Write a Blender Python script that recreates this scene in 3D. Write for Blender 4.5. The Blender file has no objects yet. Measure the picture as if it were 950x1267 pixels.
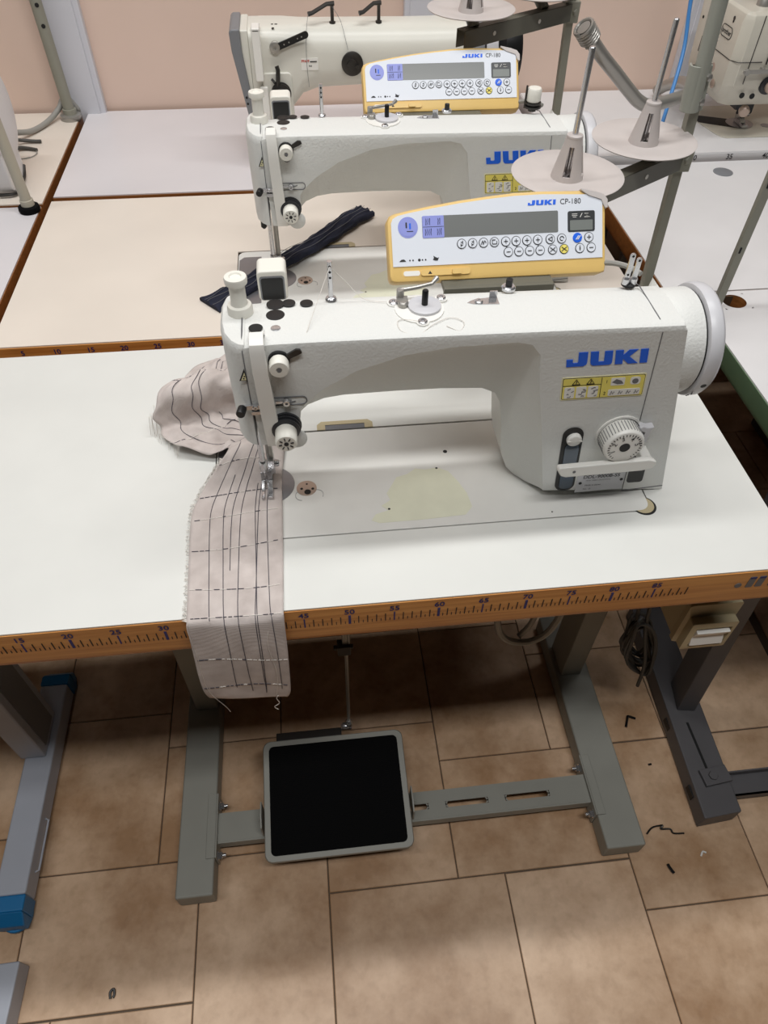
import bpy, bmesh, math, random
from mathutils import Matrix, Vector
random.seed(7)
C = bpy.context.scene
COL = C.collection
H = 0.78            # table top height above the floor

# ------------------------------------------------------------------ camera
cam = bpy.data.cameras.new('camera')
cam.sensor_fit = 'HORIZONTAL'; cam.sensor_width = 36.0; cam.lens = 880.31 / 950 * 36
cam.clip_start = 0.02
camo = bpy.data.objects.new('camera', cam); COL.objects.link(camo)
rot = Matrix(((0.9939362554, 0.0751331601, -0.0802852939),
              (-0.1093803874, 0.7503099000, -0.6519746811),
              (0.0112539327, 0.6568029097, 0.7539783066)))
camo.matrix_world = Matrix.Translation((-0.01673606, -0.4303302, 0.64844979 + H)) @ rot.to_4x4()
C.camera = camo

# ------------------------------------------------------------------ world, lamps, exposure
w = bpy.data.worlds.new('room_light'); C.world = w; w.use_nodes = True
bg = w.node_tree.nodes['Background']
bg.inputs[0].default_value = (1.0, 0.97, 0.93, 1); bg.inputs[1].default_value = 0.008

def tube_lamp(name, x, y, z, power, length=1.5, width=0.12, rz=0, col=(1.0, 1.0, 0.995)):
    l = bpy.data.lights.new(name, 'AREA'); l.shape = 'RECTANGLE'; l.size = length; l.size_y = width
    l.energy = power; l.color = col
    o = bpy.data.objects.new(name, l); COL.objects.link(o); o.location = (x, y, z); o.rotation_euler = (0, 0, rz)
    return o
tube_lamp('ceiling_tube_lamp', 0.22, -0.66, 3.0, 28, width=0.2)
tube_lamp('ceiling_tube_lamp', -0.70, 0.62, 3.0, 18)
tube_lamp('ceiling_tube_lamp', 0.65, 0.58, 3.0, 19)
tube_lamp('ceiling_tube_lamp', -1.4, -0.42, 3.0, 9)
C.view_settings.view_transform = 'Standard'; C.view_settings.look = 'None'
C.view_settings.gamma = 1.0; C.view_settings.use_curve_mapping = False
C.view_settings.exposure = -0.03

# ------------------------------------------------------------------ materials
def lin(c):
    c /= 255.0
    return c / 12.92 if c <= 0.04045 else ((c + 0.055) / 1.055) ** 2.4
def rgb(r, g, b): return (lin(r), lin(g), lin(b), 1)
MATS = {}
def mat(name, col, rough=0.5, metal=0.0, noise=0.0, nscale=8.0, bump=0.0, bscale=200.0, spec=0.5, coat=0.0):
    m = bpy.data.materials.new(name); m.use_nodes = True
    nt = m.node_tree; b = nt.nodes['Principled BSDF']
    c = rgb(*col)
    b.inputs['Base Color'].default_value = c
    b.inputs['Roughness'].default_value = rough; b.inputs['Metallic'].default_value = metal
    b.inputs['Specular IOR Level'].default_value = spec; b.inputs['Coat Weight'].default_value = coat
    if noise or bump:
        tc = nt.nodes.new('ShaderNodeTexCoord')
    if noise:
        n = nt.nodes.new('ShaderNodeTexNoise'); n.inputs['Scale'].default_value = nscale; n.inputs['Detail'].default_value = 5
        r = nt.nodes.new('ShaderNodeValToRGB')
        r.color_ramp.elements[0].position = 0.3; r.color_ramp.elements[1].position = 0.7
        r.color_ramp.elements[0].color = tuple(max(0, x * (1 - noise)) for x in c[:3]) + (1,)
        r.color_ramp.elements[1].color = tuple(min(1, x * (1 + noise * 0.5)) for x in c[:3]) + (1,)
        nt.links.new(tc.outputs['Object'], n.inputs['Vector']); nt.links.new(n.outputs['Fac'], r.inputs['Fac'])
        nt.links.new(r.outputs['Color'], b.inputs['Base Color'])
    if bump:
        n2 = nt.nodes.new('ShaderNodeTexNoise'); n2.inputs['Scale'].default_value = bscale; n2.inputs['Detail'].default_value = 3
        bp = nt.nodes.new('ShaderNodeBump'); bp.inputs['Strength'].default_value = bump; bp.inputs['Distance'].default_value = 0.002
        nt.links.new(tc.outputs['Object'], n2.inputs['Vector']); nt.links.new(n2.outputs['Fac'], bp.inputs['Height'])
        nt.links.new(bp.outputs['Normal'], b.inputs['Normal'])
    MATS[name] = m
    return m
WHITE_LAM = mat('white_laminate', (222, 222, 217), 0.42, noise=0.035, nscale=9)
CREAM_LAM = mat('cream_laminate', (227, 217, 205), 0.38, noise=0.04, nscale=6)
GREY_LAM = mat('grey_laminate', (217, 213, 215), 0.36, noise=0.03, nscale=6)
PALE_LAM = mat('pale_laminate', (224, 222, 222), 0.40, noise=0.04, nscale=7)
CAST = mat('cast_white_paint', (221, 221, 217), 0.5, bump=0.3, bscale=330, spec=0.3)
CAST_OLD = mat('cast_ivory_paint', (222, 220, 210), 0.35, noise=0.03, nscale=14)
IVORY = mat('ivory_plastic', (232, 229, 219), 0.4)
WHITE_PL = mat('white_plastic', (236, 234, 228), 0.35)
BED = mat('bed_paint', (222, 221, 216), 0.33, noise=0.03, nscale=25)
BEIGE_MAC = mat('beige_machine_paint', (205, 200, 186), 0.38, noise=0.04, nscale=20)
GREYPLATE = mat('slide_plate_steel', (150, 150, 154), 0.35, metal=0.7, bump=0.15, bscale=150)
STEEL = mat('polished_steel', (206, 206, 208), 0.25, metal=0.85)
DULL = mat('dull_steel', (164, 161, 155), 0.32, metal=0.55)
DARKST = mat('dark_steel', (70, 68, 66), 0.4, metal=0.8)
BLACK = mat('black_plastic', (18, 18, 19), 0.45)
DARK = mat('dark_hole', (12, 12, 12), 0.6)
RUBBER = mat('black_rubber', (9, 9, 10), 0.85, bump=0.3, bscale=160, spec=0.12)
BLUE_LOGO = mat('blue_print', (6, 98, 226), 0.4)
YELLOW = mat('yellow_label', (240, 224, 110), 0.45)
PALEYEL = mat('pale_yellow_label', (238, 232, 190), 0.5)
INK = mat('black_ink', (28, 28, 30), 0.6)
GREYINK = mat('grey_ink', (110, 110, 112), 0.6)
REDINK = mat('red_ink', (200, 60, 50), 0.6)
NAVYINK = mat('navy_ink', (38, 44, 110), 0.6)
PANEL_YEL = mat('panel_yellow_plastic', (226, 190, 116), 0.42, noise=0.03, nscale=20)
PANEL_FACE = mat('panel_white_foil', (222, 226, 234), 0.4)
LCD = mat('grey_display', (116, 118, 116), 0.25)
LILAC = mat('lilac_print', (140, 148, 218), 0.4)
DISPBLK = mat('display_black', (52, 54, 56), 0.3)
DISPGREY = mat('display_grey', (120, 124, 120), 0.3)
STANDGREY = mat('stand_grey_paint', (142, 141, 128), 0.45, noise=0.05, nscale=30)
STANDDARK = mat('stand_bar_paint', (100, 98, 87), 0.45)
POLEGREY = mat('pole_grey_paint', (158, 160, 150), 0.35)
CREAMPOLE = mat('pole_cream_paint', (176, 170, 154), 0.4)
SPOOLPL = mat('spool_plate_plastic', (196, 188, 184), 0.45, noise=0.04, nscale=30)
FRAMEGREY = mat('frame_grey_paint', (150, 149, 140), 0.5, noise=0.04, nscale=18)
BLUEGREY = mat('frame_blue_grey_paint', (176, 180, 190), 0.5, noise=0.04, nscale=18)
DARKFRAME = mat('frame_dark_grey_paint', (92, 90, 92), 0.5, noise=0.06, nscale=25)
BLUECAP = mat('blue_plastic_cap', (20, 112, 168), 0.4)
GREENEDGE = mat('green_edge_paint', (96, 120, 92), 0.45)
SWBEIGE = mat('switch_box_beige', (186, 172, 138), 0.45)
CABLE = mat('grey_cable', (150, 148, 142), 0.5)
DARKCABLE = mat('dark_cable', (74, 72, 68), 0.55)
BLUEHOSE = mat('blue_air_hose', (74, 136, 200), 0.35)
CHARCOAL = mat('charcoal_plastic', (44, 45, 48), 0.4)
MIDGREY = mat('mid_grey_paint', (124, 126, 130), 0.4)
HANDGREY = mat('handwheel_grey', (204, 203, 206), 0.35)
SMOKE = mat('smoky_sight_glass', (72, 84, 98), 0.12)
NAVY = mat('navy_fabric', (24, 28, 48), 0.85, noise=0.25, nscale=60, bump=0.5, bscale=500)
THREAD_D = mat('dark_thread', (70, 68, 78), 0.8)
THREAD_W = mat('white_thread', (226, 220, 212), 0.8)
GROUT = mat('grout', (96, 82, 68), 0.9)
PATCHM = mat('worn_bed_patch', (222, 222, 200), 0.45, noise=0.05, nscale=30)
WALLM = mat('wall_pink_paint', (224, 198, 182), 0.6, noise=0.05, nscale=2.2)
POSTM = mat('post_white_paint', (206, 206, 212), 0.5, noise=0.03, nscale=5)
CHIP = mat('chipboard_underside', (84, 66, 48), 0.8, noise=0.2, nscale=40)
SOCKET = mat('screw_plate_bronze', (186, 166, 152), 0.35, metal=0.5)

def wood_mat(name, c0, c1):
    m = bpy.data.materials.new(name); m.use_nodes = True; nt = m.node_tree; b = nt.nodes['Principled BSDF']
    tc = nt.nodes.new('ShaderNodeTexCoord'); mp = nt.nodes.new('ShaderNodeMapping'); mp.inputs['Scale'].default_value = (4, 60, 110)
    n = nt.nodes.new('ShaderNodeTexNoise'); n.inputs['Scale'].default_value = 1.6; n.inputs['Detail'].default_value = 6; n.inputs['Distortion'].default_value = 0.6
    r = nt.nodes.new('ShaderNodeValToRGB')
    r.color_ramp.elements[0].position = 0.32; r.color_ramp.elements[0].color = rgb(*c0)
    r.color_ramp.elements[1].position = 0.68; r.color_ramp.elements[1].color = rgb(*c1)
    nt.links.new(tc.outputs['Object'], mp.inputs['Vector']); nt.links.new(mp.outputs['Vector'], n.inputs['Vector'])
    nt.links.new(n.outputs['Fac'], r.inputs['Fac']); nt.links.new(r.outputs['Color'], b.inputs['Base Color'])
    b.inputs['Roughness'].default_value = 0.42
    return m
WOOD = wood_mat('beech_edge', (196, 128, 60), (226, 162, 88))
WOOD_DK = wood_mat('brown_edge', (128, 80, 38), (158, 102, 54))

def fabric_mat():
    m = bpy.data.materials.new('linen_fabric'); m.use_nodes = True; nt = m.node_tree; b = nt.nodes['Principled BSDF']
    tc = nt.nodes.new('ShaderNodeTexCoord')
    n = nt.nodes.new('ShaderNodeTexNoise'); n.inputs['Scale'].default_value = 40; n.inputs['Detail'].default_value = 6
    r = nt.nodes.new('ShaderNodeValToRGB')
    r.color_ramp.elements[0].position = 0.3; r.color_ramp.elements[0].color = rgb(190, 178, 172)
    r.color_ramp.elements[1].position = 0.7; r.color_ramp.elements[1].color = rgb(214, 203, 197)
    wv = nt.nodes.new('ShaderNodeTexWave'); wv.inputs['Scale'].default_value = 420; wv.inputs['Distortion'].default_value = 2
    wv2 = nt.nodes.new('ShaderNodeTexWave'); wv2.bands_direction = 'Y'; wv2.inputs['Scale'].default_value = 420; wv2.inputs['Distortion'].default_value = 2
    ad = nt.nodes.new('ShaderNodeMath'); ad.operation = 'ADD'
    bp = nt.nodes.new('ShaderNodeBump'); bp.inputs['Strength'].default_value = 0.35; bp.inputs['Distance'].default_value = 0.0006
    L = nt.links.new
    L(tc.outputs['Object'], n.inputs['Vector']); L(n.outputs['Fac'], r.inputs['Fac']); L(r.outputs['Color'], b.inputs['Base Color'])
    L(tc.outputs['Object'], wv.inputs['Vector']); L(tc.outputs['Object'], wv2.inputs['Vector'])
    L(wv.outputs['Fac'], ad.inputs[0]); L(wv2.outputs['Fac'], ad.inputs[1]); L(ad.outputs[0], bp.inputs['Height']); L(bp.outputs['Normal'], b.inputs['Normal'])
    b.inputs['Roughness'].default_value = 0.9
    b.inputs['Sheen Weight'].default_value = 0.15
    return m
FABRIC = fabric_mat()

def tile_mat():
    m = bpy.data.materials.new('terracotta_tile'); m.use_nodes = True; nt = m.node_tree; b = nt.nodes['Principled BSDF']
    L = nt.links.new
    tc = nt.nodes.new('ShaderNodeTexCoord'); at = nt.nodes.new('ShaderNodeAttribute'); at.attribute_name = 'tile_tone'
    n = nt.nodes.new('ShaderNodeTexNoise'); n.inputs['Scale'].default_value = 6; n.inputs['Detail'].default_value = 7; n.inputs['Roughness'].default_value = 0.62
    ad = nt.nodes.new('ShaderNodeMath'); ad.operation = 'ADD'
    r = nt.nodes.new('ShaderNodeValToRGB')
    r.color_ramp.elements[0].position = 0.28; r.color_ramp.elements[0].color = rgb(168, 130, 94)
    r.color_ramp.elements[1].position = 0.75; r.color_ramp.elements[1].color = rgb(240, 208, 176)
    L(tc.outputs['Object'], n.inputs['Vector']); L(n.outputs['Fac'], ad.inputs[0]); L(at.outputs['Fac'], ad.inputs[1]); L(ad.outputs[0], r.inputs['Fac'])
    n2 = nt.nodes.new('ShaderNodeTexNoise'); n2.inputs['Scale'].default_value = 55; n2.inputs['Detail'].default_value = 6
    r2 = nt.nodes.new('ShaderNodeValToRGB'); r2.color_ramp.elements[0].position = 0.34; r2.color_ramp.elements[0].color = (0.72, 0.68, 0.64, 1); r2.color_ramp.elements[1].position = 0.5; r2.color_ramp.elements[1].color = (1, 1, 1, 1)
    mx = nt.nodes.new('ShaderNodeMixRGB'); mx.blend_type = 'MULTIPLY'; mx.inputs[0].default_value = 0.3
    L(tc.outputs['Object'], n2.inputs['Vector']); L(n2.outputs['Fac'], r2.inputs['Fac']); L(r.outputs['Color'], mx.inputs[1]); L(r2.outputs['Color'], mx.inputs[2])
    L(mx.outputs[0], b.inputs['Base Color'])
    bp = nt.nodes.new('ShaderNodeBump'); bp.inputs['Strength'].default_value = 0.25; bp.inputs['Distance'].default_value = 0.002
    L(n.outputs['Fac'], bp.inputs['Height']); L(bp.outputs['Normal'], b.inputs['Normal'])
    b.inputs['Roughness'].default_value = 0.42
    return m
TILE = tile_mat()

# ------------------------------------------------------------------ mesh helpers
ORG = {}
def rrect(w, h, r, seg=5, cx=0, cy=0):
    pts = []
    for (sx, sy, a0) in ((1, -1, -90), (1, 1, 0), (-1, 1, 90), (-1, -1, 180)):
        for i in range(seg + 1):
            a = math.radians(a0 + 90 * i / seg)
            pts.append((cx + sx * (w / 2 - r) + r * math.cos(a), cy + sy * (h / 2 - r) + r * math.sin(a)))
    return pts
def circ(r, seg=24, cx=0, cy=0, ry=None):
    ry = ry or r
    return [(cx + r * math.cos(2 * math.pi * i / seg), cy + ry * math.sin(2 * math.pi * i / seg)) for i in range(seg)]
def catmull(P, n):
    P = [Vector(p) for p in P]; out = []
    for i in range(len(P) - 1):
        p0 = P[max(i - 1, 0)]; p1 = P[i]; p2 = P[i + 1]; p3 = P[min(i + 2, len(P) - 1)]
        for k in range(n):
            t = k / n
            out.append(0.5 * ((2 * p1) + (-p0 + p2) * t + (2 * p0 - 5 * p1 + 4 * p2 - p3) * t * t + (-p0 + 3 * p1 - 3 * p2 + p3) * t ** 3))
    out.append(P[-1]); return out
def text_mesh(s, size=1.0, bold=0.0):
    cu = bpy.data.curves.new('lettering', 'FONT'); cu.body = s; cu.size = size; cu.align_x = 'CENTER'; cu.align_y = 'CENTER'; cu.offset = bold; cu.resolution_u = 3
    o = bpy.data.objects.new('lettering', cu); COL.objects.link(o)
    dg = bpy.context.evaluated_depsgraph_get(); me = o.evaluated_get(dg).to_mesh()
    v = [tuple(x.co) for x in me.vertices]; f = [tuple(p.vertices) for p in me.polygons]
    o.evaluated_get(dg).to_mesh_clear(); bpy.data.objects.remove(o); bpy.data.curves.remove(cu)
    return v, f
TEXTS = {}
class MB:
    def __init__(s): s.v = []; s.f = []; s.fm = []; s.mi = 0; s.T = None
    def add(s, v, f):
        o = len(s.v)
        if s.T is not None: v = [tuple(s.T @ Vector(p)) for p in v]
        s.v += [tuple(p) for p in v]; s.f += [tuple(i + o for i in q) for q in f]; s.fm += [s.mi] * len(f); return s
    def box(s, x0, x1, y0, y1, z0, z1):
        v = [(x, y, z) for z in (z0, z1) for y in (y0, y1) for x in (x0, x1)]
        return s.add(v, [(0, 2, 3, 1), (4, 5, 7, 6), (0, 1, 5, 4), (2, 6, 7, 3), (0, 4, 6, 2), (1, 3, 7, 5)])
    def prism(s, pts, axis, a, b, pts2=None):
        pts2 = pts2 or pts
        def mk(p, c): return {'x': (c, p[0], p[1]), 'y': (p[0], c, p[1]), 'z': (p[0], p[1], c)}[axis]
        n = len(pts)
        v = [mk(p, a) for p in pts] + [mk(p, b) for p in pts2]
        return s.add(v, [tuple(range(n)), tuple(range(2 * n - 1, n - 1, -1))] + [(i, (i + 1) % n, n + (i + 1) % n, n + i) for i in range(n)])
    def lathe(s, p, d, prof, seg=24):
        p = Vector(p); d = Vector(d).normalized(); a = d.orthogonal().normalized(); b = d.cross(a)
        v = []; f = []; n = len(prof)
        for (r, h) in prof:
            for i in range(seg):
                t = 2 * math.pi * i / seg
                v.append(p + d * h + (a * math.cos(t) + b * math.sin(t)) * r)
        for j in range(n - 1):
            for i in range(seg):
                k = (i + 1) % seg
                f.append((j * seg + i, j * seg + k, (j + 1) * seg + k, (j + 1) * seg + i))
        f.append(tuple(range(seg))); f.append(tuple(range((n - 1) * seg, n * seg)))
        return s.add(v, f)
    def cyl(s, p, q, r, r2=None, seg=20):
        p = Vector(p); q = Vector(q); return s.lathe(p, q - p, [(r, 0), (r if r2 is None else r2, (q - p).length)], seg)
    def tube(s, pts, r, seg=8):
        pts = [Vector(p) for p in pts]; n = len(pts); v = []; f = []
        t = (pts[1] - pts[0]).normalized(); a = t.orthogonal().normalized()
        for i, p in enumerate(pts):
            t = (pts[min(i + 1, n - 1)] - pts[max(i - 1, 0)])
            t = t.normalized() if t.length > 1e-9 else Vector((0, 0, 1))
            a = (a - t * a.dot(t)); a = a.normalized() if a.length > 1e-6 else t.orthogonal().normalized()
            b = t.cross(a); rr = r[i] if isinstance(r, (list, tuple)) else r
            for k in range(seg):
                g = 2 * math.pi * k / seg; v.append(p + (a * math.cos(g) + b * math.sin(g)) * rr)
        for i in range(n - 1):
            for k in range(seg):
                l = (k + 1) % seg; f.append((i * seg + k, i * seg + l, (i + 1) * seg + l, (i + 1) * seg + k))
        f.append(tuple(range(seg))); f.append(tuple(range((n - 1) * seg, n * seg)))
        return s.add(v, f)
    def loft(s, secs, cap=True, closed=True):
        n = len(secs[0]); v = [p for q in secs for p in q]; f = []
        for j in range(len(secs) - 1):
            for i in range(n if closed else n - 1):
                k = (i + 1) % n; f.append((j * n + i, j * n + k, (j + 1) * n + k, (j + 1) * n + i))
        if cap: f.append(tuple(range(n))); f.append(tuple(range((len(secs) - 1) * n, len(secs) * n)))
        return s.add(v, f)
    def text(s, string, o, size, xd=(1, 0, 0), yd=(0, 0, 1), bold=0.0):
        key = (string, bold)
        if key not in TEXTS: TEXTS[key] = text_mesh(string, 1.0, bold)
        v, f = TEXTS[key]; o = Vector(o); xd = Vector(xd) * size; yd = Vector(yd) * size
        return s.add([o + xd * p[0] + yd * p[1] for p in v], f)
    def build(s, name, mats, parent=None, org=(0, 0, 0), bev=0, bseg=2, ang=40, label=None, cat=None, group=None, kind=None, recalc=True, solid=0, subd=0):
        if parent is not None: org = ORG[parent]
        org = Vector(org)
        me = bpy.data.meshes.new(name)
        me.from_pydata([tuple(Vector(p) - org) for p in s.v], [], s.f)
        if not isinstance(mats, (list, tuple)): mats = [mats]
        for m in mats: me.materials.append(m)
        me.polygons.foreach_set('material_index', s.fm)
        if recalc:
            bm = bmesh.new(); bm.from_mesh(me); bmesh.ops.recalc_face_normals(bm, faces=bm.faces); bm.to_mesh(me); bm.free()
        me.polygons.foreach_set('use_smooth', [True] * len(me.polygons))
        me.set_sharp_from_angle(angle=math.radians(ang)); me.update()
        o = bpy.data.objects.new(name, me); COL.objects.link(o)
        if parent is not None: o.parent = parent
        else: o.location = org + Vector((0, 0, H))
        ORG[o] = org
        if solid:
            md = o.modifiers.new('thickness', 'SOLIDIFY'); md.thickness = solid; md.offset = 0
        if subd:
            md = o.modifiers.new('smooth', 'SUBSURF'); md.levels = subd; md.render_levels = subd
        if bev:
            md = o.modifiers.new('bevel', 'BEVEL'); md.width = bev; md.segments = bseg; md.limit_method = 'ANGLE'; md.angle_limit = math.radians(35)
            md.harden_normals = True; md.use_clamp_overlap = True
        tag(o, label, cat, group, kind)
        return o
def tag(o, label=None, cat=None, group=None, kind=None):
    if label: o['label'] = label
    if cat: o['category'] = cat
    if group: o['group'] = group
    if kind: o['kind'] = kind
def thing(name, label, cat, org, group=None):
    o = bpy.data.objects.new(name, None); COL.objects.link(o); o.empty_display_size = 0.05
    o.location = Vector(org) + Vector((0, 0, H)); ORG[o] = Vector(org); tag(o, label, cat, group); return o
def copy_tree(o, off=(0, 0, 0), parent=None, label=None, skip=()):
    c = o.copy(); COL.objects.link(c); ORG[c] = ORG[o] + Vector(off)
    if parent is None: c.location = o.location + Vector(off)
    else: c.parent = parent
    if label: c['label'] = label
    for ch in list(KIDS(o)):
        if ch.name.split('.')[0] not in skip: copy_tree(ch, off, c)
    return c
def KIDS(o): return [x for x in bpy.data.objects if x.parent == o]
F = -H              # floor in table-top coordinates

# ================================================================== SETTING
def build_floor():
    m = MB(); m.mi = 0
    m.box(-2.2, 2.6, -2.0, 1.62, F - 0.05, F - 0.004)
    m.mi = 1
    T = [(-.60, -.376, -.014, .285), (-.60, -.376, .285, .51), (-.376, -.146, .209, .51), (-.376, -.065, -.014, .209), (-.60, -.298, -.236, -.014),
         (-.298, -.064, -.325, -.014), (-.064, .174, -.097, .209), (-.146, .174, .209, .44), (-.064, .261, -.329, -.097), (.261, .50, -.40, -.098),
         (.174, .50, -.097, .124), (.174, .407, .124, .43), (.407, .655, .124, .345), (.407, .655, .345, .56), (.50, .737, -.185, .123), (.50, .81, -.41, -.185),
         (.737, .98, -.185, .123), (.655, .96, .124, .345), (.655, .96, .345, .56), (-.528, -.298, -.54, -.237), (-.76, -.528, -.54, -.237), (-.83, -.60, -.236, .06), (-.83, -.60, .06, .285), (-.83, -.60, .285, .51)]
    bx = (-.83, .98, -.54, .56)
    tones = []
    def tile(x0, x1, y0, y1, z=0.0):
        g = 0.0011
        n0 = len(m.f)
        m.prism([(x0 + g, y0 + g), (x1 - g, y0 + g), (x1 - g, y1 - g), (x0 + g, y1 - g)], 'z', F - 0.004, F - 0.0012,)
        m.prism([(x0 + g, y0 + g), (x1 - g, y0 + g), (x1 - g, y1 - g), (x0 + g, y1 - g)], 'z', F - 0.0012, F,
                [(x0 + 2 * g, y0 + 2 * g), (x1 - 2 * g, y0 + 2 * g), (x1 - 2 * g, y1 - 2 * g), (x0 + 2 * g, y1 - 2 * g)])
        tones.append(random.uniform(-0.11, 0.11))
        tones_f.extend([tones[-1]] * (len(m.f) - n0))
    tones_f = [0.0] * len(m.f)
    for t in T: tile(*t)
    # the pattern carried on over the rest of the floor
    r = 0; y = -2.0
    while y < 1.6:
        x = -2.2 - (r % 3) * 0.105
        while x < 2.6:
            X0, X1, Y0, Y1 = max(x, -2.2), min(x + .31, 2.6), y, min(y + .232, 1.62)
            segs = []
            if Y1 <= bx[2] or Y0 >= bx[3]: segs = [(X0, X1, Y0, Y1)]
            else:
                if X0 < bx[0]: segs.append((X0, min(X1, bx[0]), Y0, Y1))
                if X1 > bx[1]: segs.append((max(X0, bx[1]), X1, Y0, Y1))
                if Y0 < bx[2]: segs.append((max(X0, bx[0]), min(X1, bx[1]), Y0, bx[2]))
                if Y1 > bx[3]: segs.append((max(X0, bx[0]), min(X1, bx[1]), bx[3], Y1))
            for q in segs:
                if q[1] - q[0] > .015 and q[3] - q[2] > .015: tile(*q)
            x += .31
        y += .232; r += 1
    # gaps inside the hand laid field
    for q in [(-.298, -.064, -.54, -.325), (-.064, .261, -.54, -.329), (.261, .50, -.54, -.40), (.50, .81, -.54, -.41), (.81, .98, -.54, -.185), (-.83, -.60, -.237 - .0, -.236), (-.376, -.146, .51, .56), (-.60, -.376, .51, .56), (-.146, .174, .44, .56), (.174, .407, .43, .56)]:
        if q[3] - q[2] > .01: tile(*q)
    o = m.build('floor', [GROUT, TILE], kind='structure', ang=30)
    a = o.data.attributes.new('tile_tone', 'FLOAT', 'FACE'); a.data.foreach_set('value', tones_f)
build_floor()
m = MB(); m.box(-2.2, 2.6, 1.445, 1.50, F, 1.5); m.build('wall_back', WALLM, kind='structure')
def post(name, x0, x1):
    m = MB(); m.box(x0, x1, 1.425, 1.4449, F, 1.5); m.box(x0 + .012, x1 - .012, 1.421, 1.425, F, 1.5); m.build(name, POSTM, kind='structure', bev=.002)
post('trim_1', -.545, -.458); post('trim_2', .238, .318); post('trim_3', .905, 1.02)

# ================================================================== TABLES
SEG_FONT = {}
def ruler(parent, x_zero, y, n0, n1, z=0.0, step=0.01):
    m = MB()
    for i in range(n0 * 2, n1 * 2 + 1):
        n = i / 2; x = x_zero + n * step
        if i % 2: m.mi = 1; wd, z0, z1 = .0007, -.0345, -.0300
        elif n % 10 == 0: m.mi = 0; wd, z0, z1 = .0028, -.0350, -.0190
        elif n % 5 == 0: m.mi = 0; wd, z0, z1 = .0015, -.0350, -.0190
        else: m.mi = 1; wd, z0, z1 = .0010, -.0345, -.0215
        m.box(x - wd / 2, x + wd / 2, y - .0006, y + .0002, z0 + z, z1 + z)
    m.mi = 0
    for n in range((n0 + 4) // 5 * 5, n1 + 1, 5):
        m.text(str(n), (x_zero + n * step, y - .0005, z - .0118), .0118, bold=.02)
    m.build('ruler_scale', [NAVYINK, INK], parent)
def table(label, x0, x1, y0, y1, top, edge, hole=None, th=.066, legs=(), legmat=None, group=None, z=0.0, rul=None, grom=None, frame_y=0.0, foot_len=.5):
    cx, cy = (x0 + x1) / 2, (y0 + y1) / 2
    t = thing('sewing_table', label, 'table', (cx, cy, F), group)
    m = MB(); e = .003
    lam0 = z - .0022
    def slab(a0, a1, b0, b1, zz0, zz1): m.box(a0, a1, b0, b1, zz0, zz1)
    def layered(zz0, zz1, i):
        if hole:
            hx0, hx1, hy0, hy1 = hole
            slab(x0 + i, x1 - i, y0 + i, hy0, zz0, zz1); slab(x0 + i, x1 - i, hy1, y1 - i, zz0, zz1)
            slab(x0 + i, hx0, hy0, hy1, zz0, zz1); slab(hx1, x1 - i, hy0, hy1, zz0, zz1)
        else: slab(x0 + i, x1 - i, y0 + i, y1 - i, zz0, zz1)
    layered(lam0, z, 0.0012); m.mi = 1; layered(z - th, lam0, e + .01)
    tp = m.build('tabletop', [top, CHIP], t)
    m = MB(); pts = [(x0, y0), (x1, y0), (x1, y1), (x0, y1)]
    b = .011
    prof = [(0, lam0 - .0002), (0, z - th + .012), (.0022, z - th + .004), (.006, z - th)]
    secs = []
    for (ins, zz) in prof: secs.append([(x0 + ins, y0 + ins, zz), (x1 - ins, y0 + ins, zz), (x1 - ins, y1 - ins, zz), (x0 + ins, y1 - ins, zz)])
    for (ins, zz) in reversed(prof): secs.append([(x0 + b + ins * .2, y0 + b + ins * .2, zz), (x1 - b - ins * .2, y0 + b + ins * .2, zz), (x1 - b - ins * .2, y1 - b - ins * .2, zz), (x0 + b + ins * .2, y1 - b - ins * .2, zz)])
    secs.append(secs[0])
    m.loft(secs, cap=False)
    ed = m.build('edge_band', edge, t)
    if rul: ruler(ed, rul[0], y0, rul[1], rul[2], z)
    if grom:
        for (gx, gy, gm) in grom:
            m = MB(); m.lathe((gx, gy, z), (0, 0, 1), [(.020, 0), (.020, .0012), (.0185, .0018)], 28); m.build('grommet_cap', gm, t)
    for (lx, w) in legs:
        fy = frame_y
        m = MB(); m.box(lx - w / 2, lx + w / 2, fy - .09, fy + foot_len - .09, F + .002, F + .05)
        ft = m.build('foot', legmat, t, bev=.004)
        m = MB(); s = 1 if lx > cx else -1
        m.box(lx - s * .006 - .022, lx - s * .006 + .022, fy + min(.262, foot_len - .24), fy + min(.262, foot_len - .24) + .073, F + .05, z - th); m.build('column', legmat, t, bev=.003)
        m = MB(); px = lx - s * (w / 2 + .0005)
        m.box(min(px, px + s * .016), max(px, px + s * .016), fy - .03, fy + .085, F + .05, F + .054); m.box(min(px, px - s * .003), max(px, px - s * .003), fy - .03, fy + .085, F + .008, F + .054); m.build('foot_bracket', legmat, t, bev=.001)
        for by in (-.022, .066):
            m = MB(); m.lathe((px - s * .003, fy + by, F + .036), (-s, 0, 0), [(.009, 0), (.009, .002), (.0065, .0025), (.0065, .008), (.004, .009)], 6); m.cyl((px - s * .011, fy + by, F + .036), (px - s * .018, fy + by, F + .036), .0035, seg=10); m.build('bolt', STEEL, t)
    return t, ed
LX = (-.297, .484)
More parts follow.
